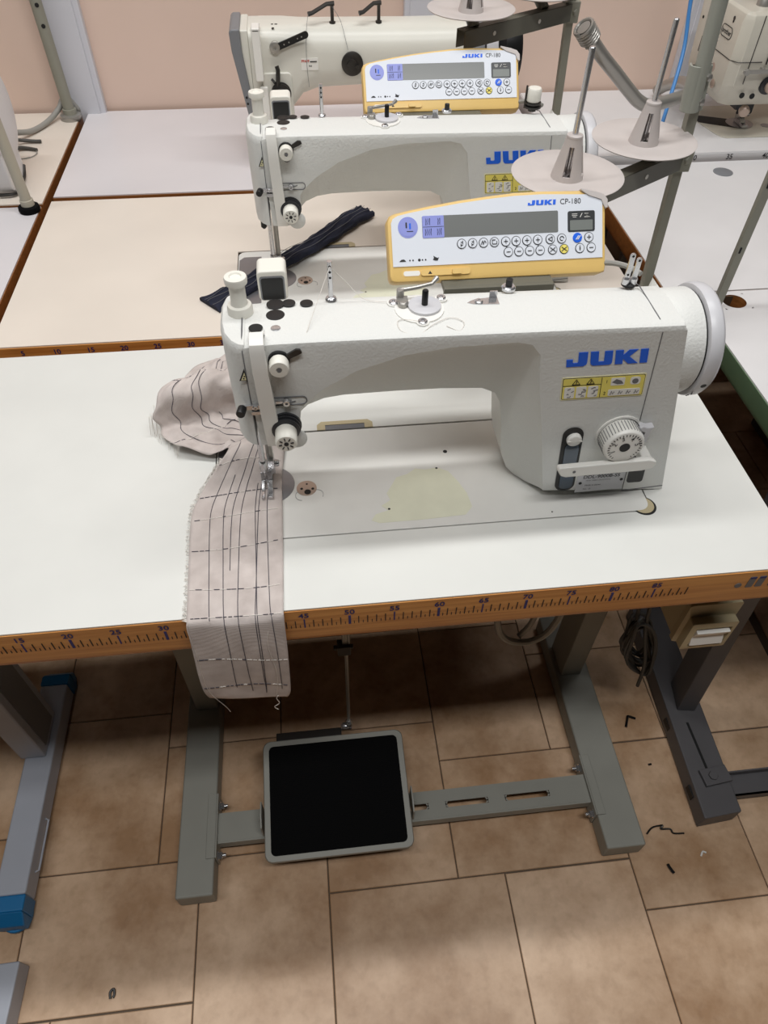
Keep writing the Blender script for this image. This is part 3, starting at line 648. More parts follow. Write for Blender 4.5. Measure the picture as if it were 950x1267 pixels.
    m = MB(); m.lathe((-.0930, y - .0035, .1760), (-.2, -1, 0), [(.0046, 0), (.0046, .009), (.004, .010)], 18); m.mi = 1; m.prism(rrect(.022, .005, .002, 4, -.0850, .1763), 'y', y - .004, y - .001); screw(m, (-.0800, y - .004, .1763), (0, -1, 0), .0028, .0015); m.prism(rrect(.009, .004, .0012, 3, -.0800, .1695), 'y', y - .005, y - .0005); m.build('presser_lift_lever', [BLACK, STEEL], t)
    m = MB(); a, b, c = Vector((-.0912, y - .0003, .2095)), Vector((-.0835, y - .0003, .2095)), Vector((-.0850, y - .0003, .2235))
    m.prism([(a.x, a.z), (b.x, b.z), (c.x, c.z)], 'y', y - .0022, y - .0016); m.mi = 1; m.prism([(-.0893, .2105), (-.0843, .2105), (-.0853, .2195)], 'y', y - .0026, y - .0020)
    m.T = None; m.mi = 0; m.lathe((-.0866, y - .0026, .2125), (0, -1, 0), [(.0008, 0), (.0008, .0003)], 8); m.lathe((-.0858, y - .0026, .2150), (0, -1, 0), [(.0008, 0), (.0008, .0003)], 8); m.build('warning_triangle', [INK, PALEYEL], t)
    # needle bar, presser bar and foot
    m = MB(); m.cyl((-.0880, .186, .045), (-.0880, .186, .125), .0036); m.lathe((-.0880, .186, .030), (0, 0, 1), [(.0045, 0), (.0050, .004), (.0050, .015), (.0036, .017)], 16); m.cyl((-.0880, .186, .006), (-.0880, .186, .031), .0009, seg=8); nb = m.build('needle_bar', STEEL, t)
    m = MB(); m.cyl((-.0800, .199, .028), (-.0800, .199, .125), .0042); m.build('presser_bar', DULL, t)
    m = MB(); m.box(-.0885, -.0755, .190, .205, .018, .040); m.prism([(.205, .006), (.205, .022), (.190, .022), (.186, .012), (.176, .0075), (.165, .0075), (.160, .010), (.160, .0055), (.176, .0045)], 'x', -.0935, -.0895); m.prism([(.205, .006), (.205, .022), (.190, .022), (.186, .012), (.176, .0075), (.165, .0075), (.160, .010), (.160, .0055), (.176, .0045)], 'x', -.0860, -.0795); m.box(-.0935, -.0795, .185, .205, .0060, .012); screw(m, (-.0757, .197, .030), (1, 0, 0), .0045, .006); m.build('presser_foot', STEEL, t, bev=.0006)
    m = MB(); m.cyl((-.0965, .180, .100), (-.0965, .180, .122), .0045); m.lathe((-.0965, .180, .094), (0, 0, 1), [(.002, 0), (.0048, .003), (.0048, .008)], 14); m.build('knee_lift_stop', BLACK, t)
    # handwheel and motor cover
    hx = Vector((1, 0, 0)); hc = (.1905, .1835)
    m = MB(); m.lathe((.350, *hc), hx, [(.052, -.020), (.0555, .004), (.0565, .012), (.0570, .034), (.0560, .036)], 48); m.build('motor_cover', CAST, t, ang=50)
    m = MB(); m.lathe((.3845, *hc), hx, [(.055, 0), (.055, .004)], 48); m.build('wheel_gap', BLACK, t)
    m = MB(); m.lathe((.3882, *hc), hx, [(.056, 0), (.0600, .001), (.0612, .004), (.0612, .013), (.0590, .0165), (.050, .018), (.045, .016), (.018, .016), (.016, .019), (.003, .019)], 56); hw = m.build('handwheel', HANDGREY, t, ang=50)
    m = MB()
    for a, x in ((198, .396), (212, .3905), (217, .3925), (222, .3915), (228, .393)):
        g = math.radians(a); r = .0606 if x > .395 else .0612; d = Vector((0, math.cos(g), math.sin(g))); k = .0032 if x > .395 else .0009
        m.lathe(Vector((x, *hc)) + d * r, d, [(k, 0), (k, .0007)], 12)
    m.build('wheel_marks', DARK, hw)
    # stitch length dial
    m = MB(); m.lathe((.3185, YF, .102), (0, -1, 0), [(.0265, 0), (.0265, .0015), (.0245, .002)], 40); m.mi = 1; m.lathe((.3185, YF - .002, .102), (0, -1, 0), [(.0240, 0), (.0240, .004)], 36)
    m.mi = 2; m.lathe((.3160, YF - .005, .105), (0.0, -1, .02), [(.0225, 0), (.0232, .001), (.0232, .018), (.0215, .021), (.0205, .0215), (.006, .0215), (.0052, .0195)], 48)
    dial = m.build('stitch_dial', [WHITE_PL, BLACK, WHITE_PL], t)
    dy = Vector((0, -1, .02)).normalized(); dc = Vector((.3160, YF - .005, .105)) + dy * .0217
    m = MB()
    for k in range(40):
        a = 2 * math.pi * k / 40; d = Vector((math.cos(a), 0, math.sin(a))); p = Vector((.3160, YF - .005, .105)) + d * .0232
        m.tube([p + dy * .002, p + dy * .0175], .00045, 4)
    m.build('dial_ribs', GREYINK, dial)
    m = MB(); m.lathe(dc - dy * .0006, dy, [(.0060, 0), (.0060, .0008)], 20)
    for k in range(26):
        a = math.radians(235 - k * 11.5); d = Vector((math.cos(a), 0, math.sin(a)))
        m.tube([dc + d * .0168, dc + d * .0192], .00045, 4)
    m.build('dial_scale', INK, dial)
    m = MB()
    for i, n in enumerate('12345'):
        a = math.radians(205 - i * 47); d = Vector((math.cos(a), 0, math.sin(a))); up = d; rt = Vector((d.z, 0, -d.x)); m.text(n, dc + d * .0135 + dy * .0003, .0078, rt, up, bold=.01)
    m.build('dial_numbers', INK, dial)
    m = MB(); m.prism([(.3355, .1160), (.3400, .1190), (.3460, .1165), (.3530, .1175), (.3510, .1125), (.3500, .095), (.3440, .095), (.3440, .110), (.3390, .112)], 'y', YF - .010, YF - .001); m.build('dial_stop', HANDGREY, t, bev=.0008)
    # oil sight window
    def slanted(P, s=-.085, z0=.065): return [(p[0] + s * (p[1] - z0), p[1]) for p in P]
    m = MB(); P = slanted(rrect(.0240, .104, .0118, 8, .2685, .0645)); Q = slanted(rrect(.0200, .099, .0098, 8, .2685, .0645)); n = len(P)
    m.loft([[(p[0], YF - .0004, p[1]) for p in P], [(p[0], YF - .0012, p[1]) for p in P], [(p[0], YF - .0012, p[1]) for p in Q], [(p[0], YF - .0004, p[1]) for p in Q], [(p[0], YF - .0004, p[1]) for p in P]], cap=False)
    sw = m.build('oil_window', BLACK, t)
    m = MB(); m.prism(Q, 'y', YF - .0008, YF + .0002); m.build('window_recess', BLACK, sw)
    m = MB(); m.prism(slanted(rrect(.0165, .074, .006, 8, .2695, .0540)), 'y', YF - .0018, YF - .0008); m.build('sight_glass', SMOKE, sw)
    m = MB(); m.lathe((.2665, YF - .0008, .1000), (0, -1, 0), [(.0085, 0), (.0085, .004), (.007, .0055), (.004, .006)], 24); m.box(.2580, .2750, YF - .0070, YF - .006, .0990, .1012); m.build('oil_plug', WHITE_PL, sw, bev=.0005)
    # reverse lever
    m = MB(); m.prism(slanted(rrect(.020, .0500, .004, 5, .3585, .0430), -.1, .04), 'y', YF - .0006, YF + .0004); m.build('lever_slot', CHARCOAL, t)
    m = MB(); y0 = YF - .030
    P = [(.2455, .0895), (.2455, .0850), (.2500, .0770), (.2560, .0745), (.345, .0765), (.3565, .0790), (.3600, .0850), (.3590, .0905), (.3500, .0935), (.2480, .0905)]
    m.loft([[(x, y0, z - .0075) for x, z in P], [(x, y0 + .010, z - .010) for x, z in P]]); m.box(.3460, .3580, y0 + .006, YF + .002, .0680, .0800)
    rl = m.build('reverse_lever', WHITE_PL, t, bev=.002, bseg=3)
    m = MB(); m.lathe((.2640, y0 - .0002, .0760), (0, -1, 0), [(.0018, 0), (.0018, .0004)], 10); m.build('lever_screw', GREYINK, rl)
    # name plate, warning label, maker logo
    m = MB(); m.add([(.2880, YF - .0006, .0070), (.3470, YF - .0006, .0085), (.3445, YF - .0006, .0400), (.2860, YF - .0006, .0375), (.2880, YF + .0004, .0070), (.3470, YF + .0004, .0085), (.3445, YF + .0004, .0400), (.2860, YF + .0004, .0375)], [(0, 1, 2, 3), (4, 5, 6, 7), (0, 1, 5, 4), (1, 2, 6, 5), (2, 3, 7, 6), (3, 0, 4, 7)])
    npl = m.build('name_plate', HANDGREY, t)
    m = MB(); m.text('DDL-9000B-SS', (.3160, YF - .0008, .0335), .0075, bold=.015); m.text('HIGH SPEED LOCKSTITCH', (.3130, YF - .0008, .0272), .0026); m.text('Made in Japan', (.308, YF - .0008, .0190), .0036); m.text('No.  D', (.302, YF - .0008, .0125), .0034)
    m.lathe((.2915, YF - .0006, .0235), (0, -1, 0), [(.0020, 0), (.0020, .0006)], 10); m.lathe((.3425, YF - .0006, .0255), (0, -1, 0), [(.0020, 0), (.0020, .0006)], 10); m.build('plate_lettering', INK, npl)
    lz = .1720; lx = .2830
    m = MB(); m.prism(rrect(.0915, .0305, .0022, 4, lx, lz), 'y', YF - .0005, YF + .0002); m.mi = 1; m.prism(rrect(.0890, .0280, .0018, 4, lx, lz), 'y', YF - .0007, YF - .0005)
    m.mi = 2; m.prism(rrect(.0878, .0268, .0016, 4, lx, lz), 'y', YF - .0009, YF - .0007); m.mi = 3
    m.box(lx - .0030, lx - .0024, YF - .0011, YF - .0009, lz - .0134, lz + .0134); m.box(lx - .0439, lx - .0024, YF - .0011, YF - .0009, lz + .0040, lz + .0046)
    for tx in (lx - .030, lx - .0145):
        o_ = [(tx - .0042, lz + .0056), (tx + .0042, lz + .0056), (tx, lz + .0124)]; pts = [(p[0], YF - .0011, p[1]) for p in o_]; m.tube(pts + pts[:1], .00045, 4); m.tube([(tx, YF - .0011, lz + .0068), (tx + .0003, YF - .0011, lz + .0100)], .0005, 4)
    m.mi = 2; m.text('1', (lx + .0030, YF - .0011, lz + .0070), .0060); m.mi = 3; m.text('1', (lx + .0030, YF - .0012, lz + .0070), .0060); m.text('2', (lx + .0022, YF - .0012, lz - .0085), .0060)
    m.mi = 4
    for k in range(3): m.prism(rrect(.0110, .0150, .0015, 3, lx - .0365 + k * .0128, lz - .0050), 'y', YF - .0012, YF - .0009)
    m.prism(rrect(.0350, .0085, .0015, 3, lx + .0235, lz - .0080), 'y', YF - .0012, YF - .0009); m.prism(rrect(.0150, .0100, .0010, 3, lx + .0150, lz + .0066), 'y', YF - .0012, YF - .0009); m.prism(rrect(.0110, .0100, .0030, 3, lx + .0340, lz + .0066), 'y', YF - .0012, YF - .0009)
    m.mi = 5; R = random.Random(3)
    for k in range(3):
        for q in range(4):
            x = lx - .0395 + k * .0128 + R.uniform(0, .005); z = lz - .0105 + q * .0032; m.tube([(x, YF - .0013, z), (x + R.uniform(.001, .004), YF - .0013, z + R.uniform(-.002, .002)), (x + R.uniform(.001, .005), YF - .0013, z + R.uniform(-.001, .003))], .00045, 4)
    for k in range(4):
        x = lx + .0085 + k * .0088; m.tube([(x, YF - .0013, lz - .0105), (x + .0012, YF - .0013, lz - .0060), (x + .0028, YF - .0013, lz - .0098), (x + .0045, YF - .0013, lz - .0070)], .0005, 4)
    m.mi = 6; m.prism([(lx + .0085, lz + .0060), (lx + .0130, lz + .0100), (lx + .0190, lz + .0075), (lx + .0215, lz + .0035), (lx + .0150, lz + .0030)], 'y', YF - .0013, YF - .0011); m.prism(circ(.0035, 12, lx + .0340, lz + .0060), 'y', YF - .0013, YF - .0011)
    m.v = [(p[0] - .12 * (p[2] - lz), p[1], p[2]) for p in m.v]
    m.build('warning_label', [PALEYEL, INK, YELLOW, INK, WHITE_PL, GREYINK, GREYINK], t)
    m = MB(); logo_into(m, (.2370, YF - .0001, .2010), .0172, yd=(-.25, 0, 1), sx=.82, th=.0006); m.build('maker_logo', BLUE_LOGO, t)
    # threads
    m = MB(); m.tube(catmull([(.004, .203, .284), (-.010, .180, .262), (-.022, .150, .2495), (-.030, YF - .001, .238)], 8), .00035, 5); m.tube(catmull([(.004, .203, .284), (.018, .205, .268), (.036, .200, .2495), (.060, .192, .249)], 8), .00035, 5)
    m.tube(catmull([(.090, .154, .2495), (.075, .160, .2492), (.066, .158, .2490), (.068, .143, .2480), (.084, .138, .2470), (.100, .150, .2490), (.118, .160, .2488), (.130, .152, .2484), (.124, .140, .2470), (.112, .147, .2486)], 8), .00035, 5); m.build('loose_thread', THREAD_W, t)
    control_panel(t)
    return t
m1 = sewing_machine('nearest white sewing machine with a yellow framed control panel and grey fabric under its needle')
m2 = copy_tree(m1, OFF2, label='white sewing machine in the second row with navy fabric strip beside its needle', skip=('thread_eyelets', 'eyelet_holes', 'loose_thread'))
m = MB(); c = Vector((.3165, .209, .2440)) + OFF2
m.lathe(c, (0, 0, 1), [(.006, 0), (.006, .004), (.013, .005), (.013, .007), (.010, .008), (.012, .010), (.012, .012), (.006, .013)], 24); m.mi = 1; m.lathe(c + Vector((0, 0, .013)), (0, 0, 1), [(.0095, 0), (.0105, .002), (.0105, .016), (.009, .018), (.004, .0185)], 24); m.mi = 0; m.cyl(c + Vector((-.012, 0, .004)), c + Vector((-.012, 0, .034)), .0015, seg=8)
m.build('bobbin_tension_post', [DARKST, IVORY], m2)

# ================================================================== TREADLE, FOOT FRAMES AND SWITCH UNDER THE FRONT TABLE
def treadle():
    t = thing('treadle_pedal', 'black rubber-covered foot pedal in a grey frame under the nearest table', 'pedal', (-.038, .05, F + .02))
    y0, z0, y1, z1 = -.056, F + .075, .150, F + .112
    vd = Vector((0, y1 - y0, z1 - z0)); L = vd.length; vd.normalize(); nd = Vector((0, -vd.z, vd.y))
    M = Matrix(((1, 0, 0, -.0375), (0, vd.y, nd.y, y0), (0, vd.z, nd.z, z0), (0, 0, 0, 1)))
    m = MB(); m.T = M; O = rrect(.266, L, .014, 6, 0, L / 2); I = rrect(.244, L - .020, .009, 6, 0, L / 2)
    m.loft([[(p[0], p[1], -.012) for p in O], [(p[0], p[1], .001) for p in O], [(p[0] * .99, (p[1] - L / 2) * .99 + L / 2, .003) for p in O], [(p[0], p[1], .003) for p in I], [(p[0], p[1], 0) for p in I]], cap=True)
    m.build('pedal_frame', FRAMEGREY, t)
    m = MB(); m.T = M; m.prism(I, 'z', 0, .0016)
    for k in range(58):
        v = .012 + k * (L - .024) / 57; m.box(-.120, .120, v - .0005, v + .0005, .0016, .0021)
    m.mi = 1; m.prism(rrect(.10, .040, .006, 4, 0, L * .52), 'z', .0016, .0026); m.build('rubber_mat', [RUBBER, RUBBER], t)
    m = MB(); m.box(-.145, -.020, .150, .166, F + .095, F + .112); m.build('rear_bar', DARKST, t, bev=.001)
    for x in (-.176, .101):
        m = MB(); m.prism([(.000, F + .047), (.045, F + .047), (.045, F + .096), (.020, F + .100), (.000, F + .090)], 'x', x - .0012, x + .0012)
        m.lathe((x + (.0012 if x > 0 else -.0012), .022, F + .080), (1 if x > 0 else -1, 0, 0), [(.006, 0), (.006, .004)], 6); m.build('pivot_bracket', FRAMEGREY, t)
    m = MB(); m.lathe((-.0175, .166, F + .115), (1, 0, 0), [(.006, 0), (.007, .004), (.007, .010), (.006, .014)], 16); m.lathe((-.0045, .168, F + .112), (0, 0, 1), [(.006, 0), (.007, .004), (.007, .018), (.0045, .024)], 16); m.box(-.020, .0, .162, .172, F + .106, F + .112); m.build('ball_joint', STEEL, t)
    m = MB(); m.cyl((-.0045, .168, F + .13), (-.001, .175, F + .44), .0032, seg=10); m.build('pull_rod', DULL, t)
    m = MB(); m.box(-.016, .006, .165, .182, F + .385, F + .410); m.cyl((-.022, .173, F + .40), (.010, .173, F + .40), .004); m.build('rod_clamp', DARKST, t, bev=.001)
    m = MB(); m.cyl((-.005, .174, F + .40), (-.005, .176, F + .73), .0028, seg=10); m.cyl((.003, .174, F + .40), (.003, .176, F + .73), .0028, seg=10); m.build('upper_rod', DULL, t)
treadle()

def switch_box():
    t = thing('power_switch', 'beige box with a white rocker switch hanging under the right front edge', 'switch', (.505, .06, -.24))
    x0, x1 = .468, .536
    m = MB(); m.loft([[(x0, .062, -.158), (x1, .062, -.158), (x1, .062, -.246), (x0, .062, -.246)], [(x0 - .022, .150, -.058), (x1 + .004, .150, -.058), (x1 + .004, .150, -.200), (x0 - .022, .150, -.200)]]); m.box(x0 - .022, x1 + .004, .080, .150, -.15, -.058)
    bx = m.build('housing', SWBEIGE, t, bev=.003)
    m = MB(); P = rrect(.076, .090, .004, 4, .5025, -.2020); Q = rrect(.066, .064, .003, 4, .5025, -.2120); R_ = rrect(.052, .046, .003, 4, .5025, -.2120); S_ = rrect(.050, .042, .003, 4, .5025, -.2120)
    m.loft([[(p[0], .064, p[1]) for p in P], [(p[0], .056, p[1]) for p in P], [(p[0], .053, p[1]) for p in Q], [(p[0], .040, p[1]) for p in Q], [(p[0], .038, p[1]) for p in R_], [(p[0], .050, p[1]) for p in S_]])
    m.build('switch_bezel', SWBEIGE, t, ang=30)
    m = MB(); m.prism([(.050, -.2320), (.036, -.2300), (.041, -.2130), (.034, -.1960), (.050, -.1930)], 'x', .4785, .5265); m.build('rocker', WHITE_PL, t, bev=.001)
    m = MB(); m.box(.464, .548, .058, .110, -.072, -.0575); m.build('mounting_plate', CHARCOAL, t)
switch_box()

def cable_bundle():
    m = MB(); R = random.Random(5)
    for k in range(9):
        P = []; a0 = R.uniform(0, 6.28); rx, rz = R.uniform(.022, .038), R.uniform(.05, .085)
        for i in range(26):
            a = a0 + i * 2 * math.pi / 25 * 1.02; dz = rz * math.sin(a) * 1.25
            P.append((.556 + rx * math.cos(a) * .8 + .004 * math.sin(3 * a + k) - dz * .30, .215 + .004 * k - .018 + .006 * math.sin(2 * a), -.535 + dz))
        m.tube(P, .0034, 7)
    m.tube(catmull([(.520, .20, -.068), (.522, .205, -.20), (.530, .205, -.36), (.545, .205, -.46), (.575, .195, -.58), (.588, .195, -.675)], 8), .0036, 7)
    m.tube(catmull([(.508, .21, -.068), (.510, .215, -.24), (.520, .215, -.40), (.540, .215, -.50)], 8), .0036, 7)
    o = m.build('cable_bundle', DARKCABLE, None, org=(.52, .20, -.068)); tag(o, 'coiled dark cable bundle hanging under the nearest table beside the switch box', 'cable')
    m = MB(); m.tube(catmull([(.238, .165, -.068), (.234, .155, -.20), (.238, .15, -.31), (.262, .15, -.365), (.305, .15, -.375), (.334, .15, -.33), (.346, .155, -.20), (.350, .165, -.068)], 8), .0055, 8); m.tube(catmull([(.320, .17, -.068), (.312, .165, -.22), (.300, .16, -.33), (.285, .16, -.372)], 8), .0045, 8)
    o = m.build('hanging_cable', CABLE, None, org=(.30, .16, -.068)); tag(o, 'pale cable looped under the nearest table behind its right leg', 'cable')
cable_bundle()

def foot_frame_blue():
    t = thing('sewing_table', 'table at the left edge standing on a blue-grey foot with bright blue caps', 'table', (-.9, .2, F))
    m = MB(); m.box(-1.4, -.518, .0, .480, -.032, 0); m.build('tabletop', WHITE_LAM, t, bev=.002)
    for x0, x1 in ((-.638, -.584), (-1.28, -1.226)):
        m = MB(); m.box(x0, x1, -.055, .345, F + .012, F + .060); m.build('foot', BLUEGREY, t, bev=.004)
        for y0, y1, s in ((-.100, -.055, -1), (.345, .385, 1)):
            m = MB(); m.box(x0 - .001, x1 + .001, y0 + (.018 if s < 0 else 0), y1 - (.018 if s > 0 else 0), F + .010, F + .0612)
            ye = y0 if s < 0 else y1; ym = y0 + .018 if s < 0 else y1 - .018
            m.loft([[(x0 - .001, ym, F + .010), (x1 + .001, ym, F + .010), (x1 + .001, ym, F + .0612), (x0 - .001, ym, F + .0612)], [(x0 + .001, ye, F + .012), (x1 - .001, ye, F + .012), (x1 - .001, ye, F + .036), (x0 + .001, ye, F + .036)]])
            m.lathe(((x0 + x1) / 2, (y0 + y1) / 2, F), (0, 0, 1), [(.024, 0), (.026, .004), (.026, .012)], 24); m.build('foot_cap', BLUECAP, t, bev=.003)
        m = MB(); m.box(x0 - .006, x1 - .012, .188, .282, F + .060, -.032); cl = m.build('column', BLUEGREY, t, bev=.004)
        m = MB(); m.box(x1 - .0122, x1 - .0105, .205, .265, F + .075, -.06); m.build('column_groove', MIDGREY, cl)
        m = MB(); m.tube([(x1 + .0, -.015, F + .036), (x1 + .006, -.012, F + .036), (x1 + .006, .075, F + .036), (x1, .078, F + .036)], .002, 6); m.build('side_clip', BLUEGREY, t)
foot_frame_blue()
def foot_frame_white():
    t = thing('machine_stand', 'white metal stand foot in the bottom left corner of the floor', 'stand', (-.62, -.3, F))
    m = MB(); m.prism([(-.67, -.156), (-.576, -.154), (-.586, -.45), (-.67, -.45)], 'z', F + .001, F + .048); m.build('foot', BLUEGREY, t, bev=.003)
    m = MB(); m.box(-.655, -.601, -.40, -.185, F + .048, F + .051); m.build('slotted_plate', FRAMEGREY, t, bev=.001)
    m = MB(); m.box(-.668, -.62, -.40, -.32, F + .051, F + .2); m.build('column', BLUEGREY, t, bev=.003)
foot_frame_white()
def dark_frame():
    m_ = DARKFRAME
    # belongs to the green edged table
    for sx in (0, .52):
        m = MB(); T = Matrix.Translation((sx, 0, 0)); m.T = T
        m.prism([(.646, -.058), (.722, -.052), (.742, .42), (.668, .42)], 'z', F + .002, F + .050); m.build('foot', m_, tg, bev=.003)
        m = MB(); m.T = T; m.prism([(.676, .158), (.712, .152), (.722, .215), (.686, .220)], 'z', F + .05, -.043, [(.600 + .03, .168), (.636 + .03, .164), (.676, .225), (.640, .230)]); m.build('column', m_, tg, bev=.002)
        m = MB(); m.T = T; m.prism([(.684, .130), (.689, .130), (.6905, .020), (.6855, .020)], 'z', F + .0495, F + .0506); m.build('foot_slot', DARK, tg)
        m = MB(); m.T = T; m.prism([(.668, .030), (.722, .036), (.726, .004), (.671, -.002)], 'z', F + .050, F + .058); m.lathe((.69, .016, F + .058), (0, 0, 1), [(.009, 0), (.009, .005)], 6); m.build('foot_clamp', m_, tg, bev=.001)
        for q in ((.655, .140), (.6475, .0)):
            m = MB(); m.T = T; m.box(q[0] - .001, q[0] + .003, q[1] - .012, q[1] + .012, F + .018, F + .034); m.build('side_slot', DARK, tg)
    m = MB(); m.box(.728, 1.17, -.018, .024, F + .030, F + .034); m.box(.728, 1.17, .021, .024, F + .012, F + .05); m.box(.728, 1.17, -.018, -.015, F + .012, F + .034); m.build('crossbar', m_, tg)
dark_frame()

# ================================================================== FABRIC
CLOTH_ROWS = [
    ((-.1735, -.0135, -.150), (-.0815, -.0135, -.1680), 0), ((-.1765, -.0150, -.130), (-.0765, -.0140, -.150), 0), ((-.1765, -.0150, -.095), (-.0735, -.0140, -.100), .002), ((-.1745, -.0130, -.050), (-.0715, -.0125, -.052), .002),
    ((-.1730, -.0075, -.0050), (-.0705, -.0070, -.0050), .0005), ((-.1730, .0020, .0022), (-.0705, .0020, .0022), 0), ((-.1740, .030, .0018), (-.0700, .030, .0018), .001), ((-.1755, .072, .0018), (-.0695, .072, .0018), .0012),
    ((-.1770, .115, .0020), (-.0692, .115, .0022), .0012), ((-.1760, .150, .0022), (-.0690, .152, .0026), .0005), ((-.1660, .178, .0060), (-.0690, .186, .0030), 0), ((-.1540, .195, .0160), (-.0680, .210, .0035), .003),
    ((-.1430, .206, .0260), (-.0655, .236, .0040), .008), ((-.1330, .222, .0300), (-.0640, .262, .0045), .010), ((-.1360, .240, .0200), (-.0660, .288, .0050), .006), ((-.1600, .240, .0070), (-.0780, .305, .0050), .002),
    ((-.1900, .248, .0140), (-.0950, .316, .0060), -.002), ((-.2140, .268, .0100), (-.1120, .322, .0060), -.002), ((-.2260, .297, .0050), (-.1200, .336, .0060), 0), ((-.2300, .298, .0230), (-.1215, .330, .0280), .004),
    ((-.2260, .305, .0430), (-.1195, .335, .0480), .008), ((-.2140, .330, .0490), (-.1180, .357, .0510), .008), ((-.2040, .358, .0360), (-.1150, .378, .0360), 0), ((-.2010, .370, .0090), (-.1120, .388, .0070), .002),
    ((-.1990, .392, .0140), (-.1100, .410, .0120), .008), ((-.1850, .420, .0080), (-.1060, .428, .0060), .008), ((-.1650, .446, .0040), (-.1000, .440, .0060), .002)]
def fabric_strip():
    t = thing('fabric_strip', 'greyish beige linen strip with dark stitched lines lying under the nearest needle', 'fabric', (-.12, .15, .001))
    Ls = catmull([r[0] for r in CLOTH_ROWS], 6); Rs = catmull([r[1] for r in CLOTH_ROWS], 6)
    Bs = catmull([(r[2], 0, 0) for r in CLOTH_ROWS], 6); nu = 30; R = random.Random(11)
    def surf(u, j):
        p = Ls[j].lerp(Rs[j], u); q = p.copy()
        b = Bs[j].x * math.sin(math.pi * u)
        wob = .0007 * math.sin(9 * u + j * .11) * math.sin(j * .23) + .0006 * math.sin(17 * u - j * .19) if j > 60 else .0006 * (math.sin(6 * u + j * .15) + 1) * (1 if j > 26 else 0)
        if j < 26: q.y -= abs(b) + .0012 * (1 + math.sin(5 * u + j * .2))
        else: q.z += b + abs(wob) * (1 if j > 32 else .3)
        if j > 86: q.z += .0018 * (1 + math.sin(u * 14 + j * .35)) + .0012 * (1 + math.sin(u * 31 - j * .5 + 2 * math.sin(j * .17))); q.x += .002 * math.sin(j * .7 + 3 * u); q.y += .0022 * math.sin(u * 11 + j * .27) + .001 * math.sin(u * 23 - j * .4)
        return q
    n = len(Ls)
    grid = [[surf(i / nu, j) for i in range(nu + 1)] for j in range(n)]
    # frayed left edge
    m = MB(); v = [p for row in grid for p in row]; k = nu + 1
    m.add(v, [(j * k + i, j * k + i + 1, (j + 1) * k + i + 1, (j + 1) * k + i) for j in range(n - 1) for i in range(nu)])
    cl = m.build('cloth', FABRIC, t, recalc=True, solid=.0012, ang=180)
    def at(u, jf):
        jf = max(0, min(n - 1.001, jf)); j = int(jf); f = jf - j
        return surf(u, j).lerp(surf(u, j + 1), f)
    def lift(p, j): return p + (Vector((0, -.0010, 0)) if j < 26 else Vector((0, 0, .0011)) if j < 80 else Vector((0, -.0012, .0012)))
    def line(name, u0, ph, j0, j1, amp=.012, mat_=THREAD_D, r=.00042):
        m = MB(); P = [lift(at(u0 + amp * math.sin(j * .07 + ph) + .6 * amp * math.sin(j * .021 + 2 * ph), j), j) for j in range(j0, j1)]; m.tube(P, r, 5); m.build(name, mat_, t)
    line('stitch_line', .36, .5, 8, 66, .018); line('stitch_line', .47, 1.9, 40, 150, .02)
    line('stitch_line', .56, 2.2, 6, 150, .022); line('stitch_line', .70, .2, 5, 62, .02); line('stitch_line', .72, 3.0, 5, 110, .016); line('stitch_line', .86, 1.1, 7, 60, .028); line('stitch_line', .22, .8, 26, 150, .016)
    for i, j in enumerate((8, 16, 28, 37, 45, 52, 58, 70, 84, 100, 128)):
        q = 0; u = .02 + .01 * (i % 3)
        mw = MB(); md = MB()
        while u < .95:
            L = R.uniform(.03, .07); mm = mw if (R.random() < (.6 if i % 2 else .35)) else md
            P = [lift(at(u + L * s / 3, j + .8 * math.sin(3 * (u + L * s / 3) + i)), j) for s in range(4)]; mm.tube(P, .00048, 5); u += L + R.uniform(.004, .02)
        if mw.v: mw.build('cross_stitch', THREAD_W, t)
        if md.v: md.build('cross_stitch', THREAD_D, t)
    m = MB()
    for k_ in range(330):
        j = R.uniform(27, 74); p = at(0, j); L = R.uniform(.0015, .0055) * (1.3 if j > 55 else 1)
        a = R.uniform(-.5, .5); d = Vector((-math.cos(a), math.sin(a) * .8 + .15, 0))
        z0 = max(p.z * .6, .0012); m.tube([p, p + d * L * .5 + Vector((0, 0, .0004)), Vector((p.x, p.y, z0)) + d * L + Vector((0, R.uniform(-.001, .001), 0))], .00022, 4)
    for k_ in range(40):
        j = R.uniform(96, 120); p = at(0, j); d = Vector((-1, R.uniform(-1, .6), 0)).normalized(); L = R.uniform(.003, .010); q = p + d * L
        m.tube([p, p + d * L * .5 + Vector((0, R.uniform(-.003, .003), .001)), Vector((q.x, q.y, .0014))], .00018, 4)
    fr = m.build('frayed_edge', THREAD_W, t); fr['kind'] = 'stuff'
    m = MB(); m.tube(catmull([at(.86, 3) + Vector((0, -.002, 0)), at(.85, 0) + Vector((0, -.002, -.002)), (-.093, -.0155, -.180), (-.100, -.0150, -.190), (-.096, -.0150, -.198)], 6), .0005, 5); m.build('hanging_thread', THREAD_W, t)
    m = MB(); m.tube(catmull([at(.88, 26) + Vector((0, -.001, .001)), at(.80, 20) + Vector((0, -.0015, 0)), at(.86, 12) + Vector((0, -.002, 0)), at(.84, 4) + Vector((0, -.002, 0))], 8), .0004, 5); m.build('loose_thread', THREAD_W, t)
    m = MB(); m.tube(catmull([at(.02, 30), at(.01, 24) + Vector((-.001, -.002, 0)), at(.04, 18) + Vector((0, -.002, 0)), at(.06, 8) + Vector((0, -.002, 0)), (-.158, -.016, -.176), (-.155, -.016, -.19)], 8), .0003, 5); m.build('loose_thread', THREAD_W, t)
fabric_strip()
